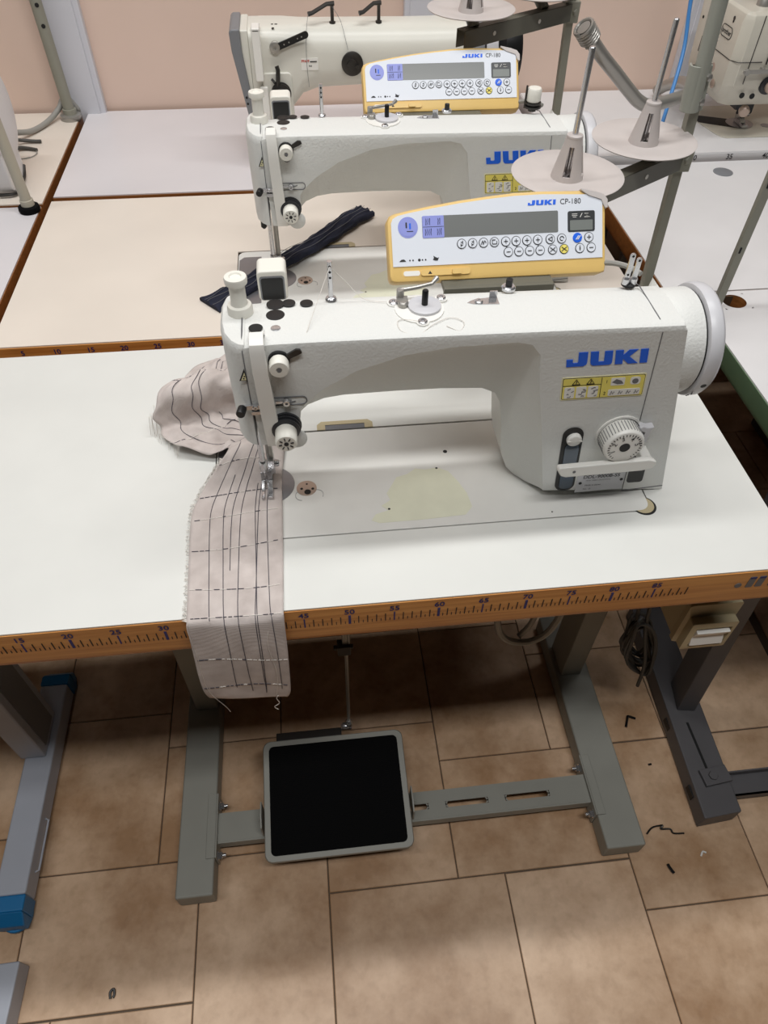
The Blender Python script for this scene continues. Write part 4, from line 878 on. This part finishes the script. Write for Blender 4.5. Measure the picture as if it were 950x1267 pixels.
def navy_strip():
    ctr = catmull([(-.178, .592, .004), (-.150, .616, .006), (-.118, .642, .008), (-.088, .668, .014), (-.050, .708, .016), (-.012, .748, .014), (.030, .797, .012), (.064, .840, .013), (.100, .878, .010)], 8)
    t = None; n = len(ctr); secs = []; R = random.Random(2)
    for j, p in enumerate(ctr):
        d = (ctr[min(j + 1, n - 1)] - ctr[max(j - 1, 0)]).normalized(); s = Vector((-d.y, d.x, 0)).normalized(); f = j / (n - 1)
        w_ = .022 - .006 * math.sin(math.pi * f) + (.003 if f < .15 else 0) + R.uniform(-.0008, .0008)
        top = []; N = 17
        for i in range(N):
            u = i / (N - 1) * 2 - 1
            z = p.z + .0055 * (1 - u * u) ** .5 * .6 + .0018 * math.sin(u * 9 + j * .25) + .001 * math.sin(u * 15 - j * .4)
            q = p + s * (w_ * u + .0012 * math.sin(j * .9)); top.append((q.x, q.y, z))
        bot = [(x, y, min(z - .002, max(.0012, p.z - .006))) for (x, y, z) in reversed(top)]
        secs.append(top + bot)
    m = MB(); m.loft(secs); o = m.build('fabric_strip', NAVY, None, org=(-.04, .72, .002), ang=60)
    tag(o, 'narrow crumpled navy blue fabric strip lying across the second sewing machine bed', 'fabric')
    for off in (-.010, .002, .011):
        m = MB(); P = []
        for j, p in enumerate(ctr):
            d = (ctr[min(j + 1, n - 1)] - ctr[max(j - 1, 0)]).normalized(); s = Vector((-d.y, d.x, 0)); u = off / .018
            P.append(p + s * (off + .002 * math.sin(j * .5 + off * 300)) + Vector((0, 0, .0038 + .0025 * (1 - u * u))))
        m.tube(P, .0004, 4); c = m.build('seam_thread', GREYINK, o)
navy_strip()

# ================================================================== THREAD STANDS
def thread_stand(label, dz, ox, oy):
    t = thing('thread_stand', label, 'thread stand', (.514 + ox, .53 + oy, 0), 'grey thread stands with round spool plates')
    base = Vector((.514 + ox, .53 + oy, 0)); lean = Vector((-.045, 0, 1))
    def at(z): return base + lean * z
    m = MB(); m.lathe(base, (0, 0, 1), [(.016, 0), (.016, .004), (.010, .006)], 20); a, b = at(.004), at(.352 if not dz else .30 + dz - .04)
    r = .0066; m.loft([[(p.x - r, p.y - r, p.z), (p.x + r, p.y - r, p.z), (p.x + r, p.y + r, p.z), (p.x - r, p.y + r, p.z)] for p in (a, b)]); pole = m.build('pole', STANDGREY, t, bev=.001)
    d = Vector((-.84, -.54, 0)).normalized(); s = Vector((-d.y, d.x, 0)); j = at(.235 + dz)
    m = MB(); q0, q1 = j - d * .006, j + d * .255
    for (w0, w1, z0, z1) in ((-.0095, -.0080, -.013, .013), (.0080, .0095, -.013, .013), (-.0095, .0095, .0115, .013)):
        m.loft([[tuple(p + s * w0 + Vector((0, 0, z0))), tuple(p + s * w1 + Vector((0, 0, z0))), tuple(p + s * w1 + Vector((0, 0, z1))), tuple(p + s * w0 + Vector((0, 0, z1)))] for p in (q0, q1)])
    arm = m.build('cross_arm', STANDDARK, t, bev=.0008)
    nrm = s if s.y < 0 else -s
    for k in (.086, .19):
        m = MB(); c = j + d * k + nrm * .0096; m.lathe(c, nrm, [(.0032, 0), (.0032, .0005)], 12); m.build('arm_hole', WHITE_PL, arm)
    m = MB(); c = j + nrm * .010; m.lathe(c, nrm, [(.006, 0), (.006, .004), (.004, .005)], 6); m.box(j.x - .013, j.x + .013, j.y - .012, j.y + .012, j.z - .015, j.z + .016); m.build('arm_clamp', STANDGREY, t, bev=.001)
    cs = [(.434 + ox, .508 + oy), (.304 + ox, .415 + oy)]
    for (x, y) in cs:
        z = .2590 + dz; e = Vector((x, y, z)) - j; pr = j + d * e.dot(d)
        m = MB(); m.lathe((x, y, z), (0, 0, 1), [(.0020, .0055), (.045, .0065), (.0670, .0105), (.0678, .0118), (.0665, .0125), (.045, .0085), (.022, .0075), (.0020, .0075)], 56)
        sp = m.build('spool_plate', SPOOLPL, t, ang=50)
        m = MB(); o = Vector((x, y, z + .0075)); N = 48; prof = [(.0195, 0), (.0185, .004), (.0095, .046), (.0085, .048)]
        # slotted cone: wall sectors with open slots
        outer = []; nseg = 48
        def pt(r, h, a): return o + Vector((r * math.cos(a), r * math.sin(a), h))
        slots = [math.radians(q) for q in (-110, -30, 50, 130)]
        def insl(a): return any(abs((a - c_ + math.pi) % (2 * math.pi) - math.pi) < .24 for c_ in slots)
        hs = [(.0195, 0), (.0185, .006), (.0112, .038), (.0095, .046)]
        for i in range(nseg):
            a0, a1 = 2 * math.pi * i / nseg, 2 * math.pi * (i + 1) / nseg; op = insl((a0 + a1) / 2)
            for q in range(3):
                if op and q == 1: continue
                (r0, h0), (r1, h1) = hs[q], hs[q + 1]
                v = [pt(r0, h0, a0), pt(r0, h0, a1), pt(r1, h1, a1), pt(r1, h1, a0), pt(r0 - .002, h0, a0), pt(r0 - .002, h0, a1), pt(r1 - .002, h1, a1), pt(r1 - .002, h1, a0)]
                m.add(v, [(0, 1, 2, 3), (7, 6, 5, 4), (0, 4, 5, 1), (3, 2, 6, 7), (1, 5, 6, 2), (0, 3, 7, 4)])
        m.lathe(o + Vector((0, 0, .0455)), (0, 0, 1), [(.0092, 0), (.0098, .001), (.0095, .003), (.0075, .004), (.003, .004)], 24)
        m.build('spool_cone', SPOOLPL, sp, ang=25)
        m = MB(); m.cyl(o, o + Vector((0, 0, .137)), .0034, seg=14); m.lathe(o + Vector((0, 0, .137)), (0, 0, 1), [(.0034, 0), (.0026, .001)], 14); m.build('spool_pin', STEEL, sp)
        m = MB(); foot = Vector((pr.x, pr.y, j.z + .0125)); m.tube([foot, Vector((x, y, z + .004))], .009, 12); m.cyl((x, y, z - .002), (x, y, z + .0062), .016); m.build('plate_hub', STANDDARK, sp)
    return t, at
st1, at1 = thread_stand('grey thread stand behind the nearest machine carrying two empty spool plates with pins', 0, 0, 0)
# tall tube clamped to the stand (same stand)
m = MB(); a, b = at1(.300) + Vector((-.010, -.014, 0)), at1(.300) + Vector((-.042, -.016, .62)); m.tube([a, b], .0094, 20); m.build('tall_tube', POLEGREY, st1)
m = MB(); a = Vector((.4880, .5190, 0)); r = .0112
P = [(r * math.cos(math.radians(q)), r * math.sin(math.radians(q))) for q in range(130, 361, 20)] + [(.0180, -.003), (.0180, .000)] + [((r - .003) * math.cos(math.radians(q)), (r - .003) * math.sin(math.radians(q))) for q in range(355, 129, -20)]
m.prism([(a.x + p[0], a.y + p[1]) for p in P], 'z', .299, .352, [(a.x - .004 + p[0], a.y + p[1]) for p in P])
br = m.build('pole_clamp', POLEGREY, st1, bev=.0008)
for z in (.312, .340):
    m = MB(); m.lathe((a.x + .0090, a.y - .0070, z), (.5, -1, 0), [(.0046, 0), (.0046, .004), (.003, .005)], 6); m.build('clamp_bolt', DULL, st1)
st2 = thread_stand('grey thread stand in the second row with spool plates reaching above the frame', .064, -.0415, .4345)[0]

# ================================================================== REAR MACHINE (third row)
def rear_machine():
    t = thing('sewing_machine', 'white long arm sewing machine in the third row with a grey end plate', 'sewing machine', (.13, 1.18, 0))
    y0 = 1.095
    m = MB(); m.box(-.092, .45, y0 + .012, y0 + .165, .0006, .030); m.build('bed', CAST_OLD, t, bev=.004)
    # arm: rounded section lofted along x
    def sect(x, zb, zt, ya, yb, r):
        pts = rrect(yb - ya, zt - zb, r, 6, (ya + yb) / 2, (zb + zt) / 2); return [(x, p[0], p[1]) for p in pts]
    m = MB(); m.loft([sect(-.094, .088, .246, y0, y0 + .105, .018), sect(-.060, .088, .247, y0, y0 + .105, .022), sect(-.034, .092, .247, y0 + .001, y0 + .107, .026), sect(-.018, .112, .2465, y0 + .002, y0 + .108, .030), sect(0, .130, .246, y0 + .003, y0 + .110, .036), sect(.030, .138, .2455, y0 + .004, y0 + .112, .040), sect(.10, .140, .245, y0 + .004, y0 + .114, .042), sect(.20, .140, .244, y0 + .004, y0 + .114, .042), sect(.248, .136, .244, y0 + .004, y0 + .114, .042), sect(.27, .120, .244, y0 + .002, y0 + .116, .04), sect(.30, .110, .243, y0, y0 + .118, .036), sect(.316, .110, .243, y0, y0 + .118, .036)])
    arm = m.build('arm', CAST_OLD, t, ang=60)
    m = MB(); m.loft([sect(.225, .03, .14, y0 + .02, y0 + .10, .02), sect(.316, .03, .14, y0 + .004, y0 + .115, .02)]); m.build('pillar', CAST_OLD, t, ang=60)
    m = MB(); m.loft([sect(-.088, .060, .095, y0 + .012, y0 + .085, .012), sect(-.046, .060, .095, y0 + .012, y0 + .085, .012)]); m.build('head_end', CAST_OLD, t, ang=50)
    m = MB(); P = [(-.128, .2440), (-.123, .2485), (-.1085, .2485), (-.1085, .2160), (-.0905, .0620), (-.0985, .0570), (-.1030, .0600), (-.1270, .2140)]
    m.prism(P, 'y', y0 - .003, y0 + .108); ep = m.build('end_plate', MIDGREY, t, bev=.005, bseg=3)
    m = MB(); m.box(-.109, -.094, y0 + .002, y0 + .104, .075, .246); m.build('end_cover', CAST_OLD, t, bev=.003)
    for x, z in ((-.1095, .1360), (-.1085, .1250)):
        m = MB(); m.lathe((x, y0 - .003, z), (0, -1, 0), [(.0022, 0), (.0022, .0004)], 10); m.build('screw', BLACK, ep)
    m = MB(); m.prism(rrect(.0150, .085, .003, 4, -.0795, .2090), 'y', y0 - .016, y0 + .004); m.prism(rrect(.0150, .080, .003, 4, -.0745, .1150), 'y', y0 - .010, y0 + .006); m.box(-.087, -.072, y0 - .016, y0 + .02, .246, .253); m.build('take_up_guard', WHITE_PL, t, bev=.002)
    m = MB(); m.prism(rrect(.056, .085, .008, 5, -.0480, .1345), 'y', y0 - .004, y0 + .002); tp = m.build('tension_plate', CAST_OLD, t, bev=.002)
    m = MB(); c = (-.0425, y0 - .004, .1430); m.lathe(c, (0, -1, 0), [(.0190, 0), (.0190, .003), (.016, .004), (.016, .006), (.018, .007), (.018, .009), (.011, .011), (.011, .017), (.0085, .018), (.0085, .024), (.004, .025), (.003, .024)], 28); m.build('thread_tension_dial', DARKST, tp)
    m = MB(); m.tube([(-.0475, y0 - .010, .158), (-.0460, y0 - .012, .172), (-.0450, y0 - .010, .184), (-.0470, y0 - .008, .190)], .004, 8); m.tube([(-.058, y0 - .008, .168), (-.0535, y0 - .012, .164), (-.050, y0 - .010, .158)], .0025, 8); m.build('check_spring', DARKST, tp)
    m = MB(); m.lathe((-.0470, y0 + .001, .2190), (0, -1, 0), [(.0100, 0), (.0100, .006), (.0085, .007), (.003, .007), (.0028, .005)], 24); m.mi = 1
    a, b = Vector((-.0430, y0 - .006, .2195)), Vector((.0105, y0 - .002, .2375)); up = Vector((-.30, 0, 1)).normalized() * .0055
    m.add([tuple(a - up), tuple(b - up), tuple(b + up), tuple(a + up)] + [tuple(p + Vector((0, .004, 0))) for p in (a - up, b - up, b + up, a + up)], [(0, 1, 2, 3), (7, 6, 5, 4), (0, 4, 5, 1), (1, 5, 6, 2), (2, 6, 7, 3), (3, 7, 4, 0)]); m.lathe(b + Vector((0, .004, 0)), (0, -1, 0), [(.0055, 0), (.0055, .004)], 16)
    m.mi = 0
    for f in (.25, .42, .72, .86): m.lathe(a.lerp(b, f) + Vector((0, -.0004, 0)), (0, -1, 0), [(.0013, 0), (.0013, .0006)], 8)
    m.build('thread_guide_arm', [DULL, BLACK], t)
    m = MB(); m.lathe((.0960, y0 + .003, .1880), (0, -1, 0), [(.0205, 0), (.0205, .004), (.016, .006), (.010, .007), (.010, .012), (.006, .013)], 32); m.lathe((.105, y0 - .006, .186), (0, -1, 0), [(.004, 0), (.004, .006)], 12); m.build('side_tension_disc', DARKST, t)
    for x, xr in ((.063, .018), (.150, .112)):
        m = MB(); m.lathe((x, y0 + .040, .243), (0, 0, 1), [(.0058, 0), (.0058, .004), (.0032, .005), (.0032, .030), (.0040, .031), (.0040, .035)], 16); m.tube([(x + .004, y0 + .039, .2755), (x - .010, y0 + .037, .2750), (xr + .008, y0 + .028, .2640), (xr, y0 + .026, .2625)], [.0042, .0036, .0036, .0042], 8); m.build('thread_guide_post', DARKST, t)
    m = MB(); m.box(-.0005, .0315, y0 + .0028, y0 + .0040, .1785, .1985); lb = m.build('maker_label', WHITE_PL, t)
    m = MB(); m.text('PFAFF', (.0075, y0 + .0026, .1935), .0058, bold=.03); m.mi = 1; m.box(.0160, .0290, y0 + .0022, y0 + .0028, .1920, .1936); m.text('563', (.0165, y0 + .0026, .1855), .0040, bold=.02); m.build('label_lettering', [REDINK, INK], lb)
    m = MB(); m.tube(catmull([(.018, y0 + .026, .263), (.012, y0 + .004, .235), (.010, y0 + .001, .190), (.012, y0, .150)], 8), .0004, 5); m.tube(catmull([(.063, y0 + .036, .272), (.078, y0 + .02, .25), (.088, y0 - .002, .212)], 8), .0004, 5); m.build('thread', GREYINK, t)
    for x, z, w_ in ((-.0490, .2475, .0022), (-.0420, .2472, .003), (-.0480, .2462, .0025)):
        m = MB(); m.lathe((x, y0 + (.030 if z > .247 else .012), z - .0007), (0, 0, 1), [(w_, 0), (w_, .0008)], 10); m.build('oil_hole', DARK, arm)
    # motor end
    c = (y0 + .060, .186)
    m = MB(); m.lathe((.316, *c), (1, 0, 0), [(.052, 0), (.054, .003), (.054, .036)], 40); m.build('motor_housing', MIDGREY, t)
    m = MB(); m.lathe((.352, *c), (1, 0, 0), [(.0555, 0), (.0555, .003)], 40); m.build('motor_ring', BLACK, t)
    m = MB(); m.lathe((.355, *c), (1, 0, 0), [(.052, 0), (.052, .024), (.046, .026)], 40); m.build('motor_collar', HANDGREY, t)
    m = MB(); m.lathe((.381, *c), (1, 0, 0), [(.045, 0), (.052, .006), (.060, .012), (.060, .040), (.056, .045), (.040, .047)], 44); m.build('handwheel', BLACK, t)
rear_machine()

# ================================================================== IVORY MACHINE ON THE RIGHT
def ivory_machine():
    zb = .014
    t = thing('sewing_machine', 'ivory sewing machine at the right edge with a bare needle and brand badge', 'sewing machine', (1.05, 1.22, zb))
    M = BEIGE_MAC
    m = MB(); m.prism([(.923, 1.130), (1.50, 1.130), (1.50, 1.312), (.905, 1.312), (.886, 1.262), (.908, 1.150), (.913, 1.138)], 'z', zb + .0004, zb + .0020); bed = m.build('bed', M, t)
    m = MB(); m.prism([(.894, 1.218), (.975, 1.176), (.992, 1.222), (.896, 1.262)], 'z', zb + .002, zb + .0026); m.build('bed_opening', DARK, bed)
    m = MB(); m.lathe((.985, 1.205, zb + .002), (0, 0, 1), [(.030, 0), (.030, .0012)], 32); m.build('needle_plate', GREYPLATE, bed)
    m = MB(); m.lathe((1.040, 1.188, zb + .002), (0, 0, 1), [(.0105, 0), (.0105, .0008)], 24); m.build('screw_plate', GREYPLATE, bed)
    # head: front block (face plate towards -x) and rear block
    def sec(z, g=0): return [(x, y, z) for x, y in ((.875 + g, 1.120 + g), (.869 + g, 1.128), (.869 + g, 1.226), (.880, 1.232 - g), (.99, 1.232 - g), (.99, 1.112 + g), (.886, 1.112 + g))]
    m = MB(); m.loft([[(x + .020, y + (.030 if y < 1.2 else -.006), z) for x, y, z in sec(.078)], [(x + .006, y + (.012 if y < 1.2 else 0), z) for x, y, z in sec(.098)], sec(.125), sec(.236), sec(.247, .004), sec(.251, .010)]); hd = m.build('head', M, t, bev=.004, bseg=3, ang=50)
    m = MB(); m.tube([(.8745, 1.2300, .168), (.8685, 1.2240, .168), (.8685, 1.1300, .168), (.8745, 1.1190, .168), (.880, 1.1122, .168), (.930, 1.1115, .168)], .0008, 5); m.tube([(.905, 1.1117, .2480), (.905, 1.1117, .130), (.918, 1.128, .098)], .0010, 5); m.build('cover_joint', DARKST, hd)
    m = MB(); m.box(.872, .99, 1.2330, 1.2440, .070, .250); m.build('rear_gap', BLACK, t)
    m = MB(); m.prism([(.880, .095), (.874, .110), (.868, .240), (.873, .251), (1.0, .251), (1.0, .095)], 'y', 1.2440, 1.312); rb = m.build('rear_block', M, t, bev=.004)
    for y, z, r in ((1.262, .232, .003), (1.268, .216, .0035), (1.258, .207, .003), (1.292, .202, .0028), (1.266, .224, .002)):
        m = MB(); m.lathe((.8695, y, z), (-1, 0, 0), [(r, 0), (r, .0015)], 12); m.build('screw', DARKST if r < .0034 else SOCKET, rb)
    m = MB(); m.tube([(.866, 1.240, .245), (.866, 1.240, .09)], .0028, 8); m.box(.858, .872, 1.230, 1.252, .150, .178); m.box(.862, .875, 1.238, 1.262, .095, .120); m.tube([(.864, 1.243, .10), (.866, 1.225, .084), (.880, 1.22, .075)], .004, 8); m.build('lift_linkage', BLACK, t)
    m = MB(); P = rrect(.046, .020, .0085, 5, 1.175, .206); m.prism(P, 'x', .8682, .8692); b = m.build('maker_badge', M, hd)
    m = MB(); pts = [(.8680, p[0], p[1]) for p in P]; m.tube(pts + pts[:1], .0007, 5); m.text('brother', (.8678, 1.175, .2055), .0125, (0, -1, 0), (0, 0, 1), bold=.02); m.build('badge_lettering', INK, b)
    m = MB(); m.lathe((.8690, 1.162, .2325), (-1, 0, 0), [(.0035, 0), (.0035, .0012)], 14); m.lathe((.8690, 1.162, .2270), (-1, 0, 0), [(.0022, 0), (.0022, .0012)], 14); m.build('screw', DARKST, hd)
    for y, z in ((1.186, .138), (1.168, .112)):
        m = MB(); m.lathe((.8700, y, z), (-1, 0, 0), [(.0085, 0), (.0085, .0010), (.0075, .0014)], 24); m.build('plug', SOCKET, hd)
    m = MB(); m.prism([(.990, .135), (1.03, .150), (1.5, .150), (1.5, .246), (.990, .247)], 'y', 1.118, 1.300); m.build('arm', M, t, bev=.006, bseg=3)
    m = MB(); m.box(1.28, 1.5, 1.125, 1.295, zb + .002, .155); m.build('pillar', M, t, bev=.005)
    m = MB(); m.cyl((.985, 1.200, zb + .030), (.985, 1.200, .082), .0050); m.cyl((.978, 1.212, zb + .020), (.978, 1.212, .085), .0045); m.box(.955, .982, 1.190, 1.220, .050, .078); m.box(.984, 1.000, 1.195, 1.215, .040, .060); m.build('needle_bar', CHARCOAL, t, bev=.001)
    m = MB(); m.cyl((.985, 1.200, zb + .003), (.985, 1.200, zb + .032), .0010, seg=8); m.prism([(1.216, zb + .004), (1.216, zb + .024), (1.200, zb + .022), (1.186, zb + .010), (1.172, zb + .010), (1.172, zb + .004)], 'x', .976, .988); m.lathe((.994, 1.205, zb + .022), (1, 0, 0), [(.005, 0), (.005, .007)], 14); m.build('presser_foot', STEEL, t, bev=.0006)
    # front face fittings
    m = MB(); m.prism(rrect(.070, .0075, .003, 4, .925, .1545), 'y', 1.098, 1.102); m.lathe((.898, 1.102, .1545), (0, -1, 0), [(.006, 0), (.006, .006)], 16); m.box(.930, .936, 1.100, 1.114, .150, .160); m.build('thread_arm', DULL, t, bev=.0008)
    m = MB(); m.lathe((.960, 1.114, .1250), (0, -1, 0), [(.017, 0), (.017, .003), (.013, .004), (.016, .006), (.016, .008), (.010, .010)], 26); m.mi = 1; m.lathe((.960, 1.104, .1250), (0, -1, 0), [(.0095, 0), (.0105, .003), (.0105, .014), (.009, .016)], 24); m.build('thread_tension_dial', [CHARCOAL, SOCKET], t)
    for x, z in ((.912, .107), (.935, .105)):
        m = MB(); m.lathe((x, 1.1125, z), (0, -1, 0), [(.0055, 0), (.0055, .0015)], 14); m.build('screw_hole', BLACK, hd)
    m = MB(); m.lathe((.950, 1.150, .0660), (-.2, -1, -.2), [(.010, 0), (.011, .003), (.011, .012), (.009, .014)], 20); m.build('lift_knob', SOCKET, t)
    m = MB(); m.lathe((.925, 1.170, .248), (0, 0, 1), [(.014, 0), (.014, .010), (.011, .014), (.008, .05), (.008, .12)], 20); m.build('top_post', DULL, t)
    m = MB(); m.box(.950, 1.02, 1.118, 1.124, .20, .262); m.tube([(.940, 1.110, .25), (.938, 1.108, .165)], .0016, 8); m.build('thread_guide', DARKST, t)
ivory_machine()

# ================================================================== PIPES, POLES, CABLES
m = MB(); P = catmull([(.498, .99, .268), (.520, .995, .245), (.547, 1.0, .219), (.585, 1.015, .187), (.628, 1.032, .150), (.660, 1.045, .125), (.692, 1.06, .112), (.749, 1.09, .110), (.800, 1.135, .105), (.836, 1.19, .100), (.848, 1.26, .086), (.852, 1.33, .058), (.856, 1.385, .0290)], 12)
m.tube(P, .0125, 16); m.mi = 1
o = m.build('conduit_pipe', DULL, None, org=(.74, 1.08, .014)); tag(o, 'bent grey metal pipe running from the rear thread stand down to the ivory machine', 'pipe')
m = MB()
a = Vector(P[0]); d = (Vector(P[4]) - a).normalized(); u_ = d.orthogonal().normalized(); v_ = d.cross(u_)
m.tube([a - d * .002 + d * (.030 * k / 90) + (u_ * math.cos(k * 2 * math.pi / 15) + v_ * math.sin(k * 2 * math.pi / 15)) * .0165 for k in range(91)], .0030, 6); m.build('coil_spring', DULL, o)
def pole(name, label, a, b, r, mt, foot=None, holes=(), flat=None):
    t = thing(name, label, 'pole', (a[0], a[1], a[2])); a = Vector(a); b = Vector(b)
    m = MB()
    if flat: m.loft([[(p.x - flat[0], p.y - flat[1], p.z), (p.x + flat[0], p.y - flat[1], p.z), (p.x + flat[0], p.y + flat[1], p.z), (p.x - flat[0], p.y + flat[1], p.z)] for p in (a, b)])
    else: m.tube([a + Vector((0, 0, .008)), b], r, 20)
    ps = m.build('shaft', mt, t, bev=.001 if flat else 0)
    if foot:
        m = MB(); m.lathe(a, (0, 0, 1), [(r * 1.9, 0), (r * 2.0, .004), (r * 1.9, .010), (r * 1.3, .012)], 28); m.mi = 1; m.lathe(a + Vector((0, 0, .010)), (0, 0, 1), [(r * 1.25, 0), (r * 1.25, .012), (r, .013)], 24); m.build('foot', [foot, mt], t)
    for z in holes:
        p = a.lerp(b, z); m = MB()
        if flat: m.prism(rrect(.0032, .010, .0015, 3, p.x - flat[0] * .3, p.z), 'y', p.y - flat[1] - .0006, p.y - flat[1] + .0003)
        else: m.lathe(p + Vector((.3, -.95, 0)).normalized() * (r - .0010), (.3, -.95, 0), [(.0042, 0), (.0042, .0014)], 12)
        m.build('hole', DARK, ps)
    return t
pole('support_pole', 'pale round pole at the left edge with a black rubber foot', (-.531, .948, 0), (-.535, .93, .62), .0098, CREAMPOLE, RUBBER)
pole('support_pole', 'grey-green round pole in the back left corner with two slotted holes', (-.531, 1.395, 0), (-.535, 1.38, .62), .0120, STANDGREY, DULL, holes=(.36, .30))
pole('thread_stand_pole', 'flat grey bar with small holes standing on the green edged table', (.640, .520, 0), (.648, .520, .62), .01, STANDGREY, None, holes=(.16, .32), flat=(.0068, .0045))
m = MB(); m.tube(catmull([(.742, .985, .0), (.750, 1.0, .002)], 2), .0012, 6)
m = MB(); P = catmull([(.845, 1.30, .50), (.840, 1.30, .36), (.828, 1.29, .25), (.830, 1.26, .15), (.800, 1.20, .075), (.756, 1.12, .030), (.720, 1.088, .0185)], 10); m.tube(P, .0042, 10); o = m.build('air_hose', BLUEHOSE, None, org=(.80, 1.2, .014)); tag(o, 'thin blue air hose hanging down in front of the back wall', 'hose')
m = MB(); m.tube(catmull([(.640, 1.150, .0185), (.656, 1.135, .0186), (.672, 1.126, .0185)], 8), .0038, 8); o = m.build('hose_offcut', BLUEHOSE, None, org=(.656, 1.135, .014)); tag(o, 'short blue hose offcut lying on the raised white table', 'hose')
# left: grey machine end and cables
t = thing('machine_motor', 'rounded grey-white motor casing cut off by the left edge of the frame', 'motor', (-.65, 1.11, 0))
m = MB(); m.lathe((-.612, 1.075, .128), (1, 0, 0), [(.080, -.08), (.088, -.06), (.088, .03), (.080, .044), (.060, .050), (.02, .052)], 44); m.build('motor_drum', PALE_LAM, t)
m = MB(); m.prism(rrect(.10, .090, .02, 5, 1.06, .0455), 'x', -.76, -.570); m.build('motor_base', PALE_LAM, t, bev=.004)
m = MB(); m.tube(catmull([(-.5690, 1.105, .02), (-.5680, 1.08, .006), (-.5680, 1.03, .004), (-.572, 1.008, .006), (-.60, 1.004, .006)], 8), .003, 6); m.build('base_seal', DARKST, t)
m = MB(); m.tube(catmull([(-.70, 1.22, .012), (-.66, 1.235, .030), (-.625, 1.27, .020), (-.600, 1.31, .0078), (-.575, 1.36, .0085), (-.555, 1.40, .020), (-.545, 1.412, .034), (-.536, 1.416, .038), (-.528, 1.417, .030), (-.520, 1.420, .014), (-.518, 1.424, .0078)], 10), .0058, 10); o = m.build('thick_cable', CABLE, None, org=(-.60, 1.31, 0)); tag(o, 'thick pale grey cable curving along the wall past the pole foot', 'cable')
m = MB(); m.tube(catmull([(-.66, 1.20, .04), (-.640, 1.235, .022), (-.610, 1.26, .008), (-.586, 1.262, .0046), (-.572, 1.262, .0042)], 8), .0036, 8); o = m.build('cut_cable', DARKCABLE, None, org=(-.60, 1.26, 0)); tag(o, 'thin dark grey cable end lying on the cream corner table', 'cable')
m = MB(); m.tube(catmull([(-.640, 1.175, .004), (-.632, 1.20, .006), (-.610, 1.222, .008), (-.590, 1.225, .005), (-.572, 1.218, .004)], 8), .0034, 8); m.mi = 1; m.lathe((-.640, 1.172, .0045), (-.3, -1, 0), [(.0045, 0), (.0045, .012)], 12); o = m.build('plug_cable', [DARKCABLE, BLACK], None, org=(-.61, 1.21, 0)); tag(o, 'short cable with a black plug tip on the cream corner table', 'cable')
m = MB(); m.tube([(-.600 + .030 * math.cos(a * .3), 1.205 + .024 * math.sin(a * .3), .0016 + .0006 * math.sin(a)) for a in range(40)], .0010, 6); o = m.build('wire_loop', CABLE, None, org=(-.6, 1.205, 0)); tag(o, 'fine pale wire loop lying on the cream corner table', 'wire')

# ================================================================== SCRAPS ON THE FLOOR
def scrap(name, label, pts, r, mt, org):
    m = MB(); m.tube(catmull([(org[0] + x, org[1] + y, F + z) for x, y, z in pts], 6), r, 6)
    o = m.build(name, mt, None, org=(org[0], org[1], F)); tag(o, label, 'scrap')
scrap('thread_scrap', 'tangled dark thread scrap on the floor right of the crossbar foot', [(-.030, .002, .003), (-.016, .012, .004), (.004, .013, .008), (.0, .008, .004), (.018, .006, .003), (.022, -.002, .003), (.042, -.004, .003)], .0017, DARKST, (.576, -.062))
scrap('lint_scrap', 'bent black scrap on the floor between two table feet', [(-.010, -.012, .003), (.0, .008, .004), (.003, .010, .004), (.016, .004, .003)], .0026, BLACK, (.588, .165))
scrap('lint_scrap', 'small black lint scrap on the floor below the dark frame foot', [(-.002, .008, .003), (.0, .0, .004), (.004, -.008, .003)], .0028, BLACK, (.568, -.124))
scrap('lint_scrap', 'small black scrap on the floor tile at the bottom left', [(-.002, -.006, .003), (-.003, .003, .004), (.002, .007, .004), (.004, .0, .003), (.002, -.005, .003)], .0020, BLACK, (-.432, -.211))
scrap('paper_scrap', 'tiny white paper scrap on the floor near the right foot tip', [(-.006, -.004, .002), (.0, .003, .003), (.006, .001, .002)], .0018, WHITE_PL, (.640, -.105))
scrap('dark_fleck', 'tiny dark fleck on the floor tile under the dark frame', [(-.003, 0, .002), (.003, .001, .002)], .0022, BLACK, (.600, .070))
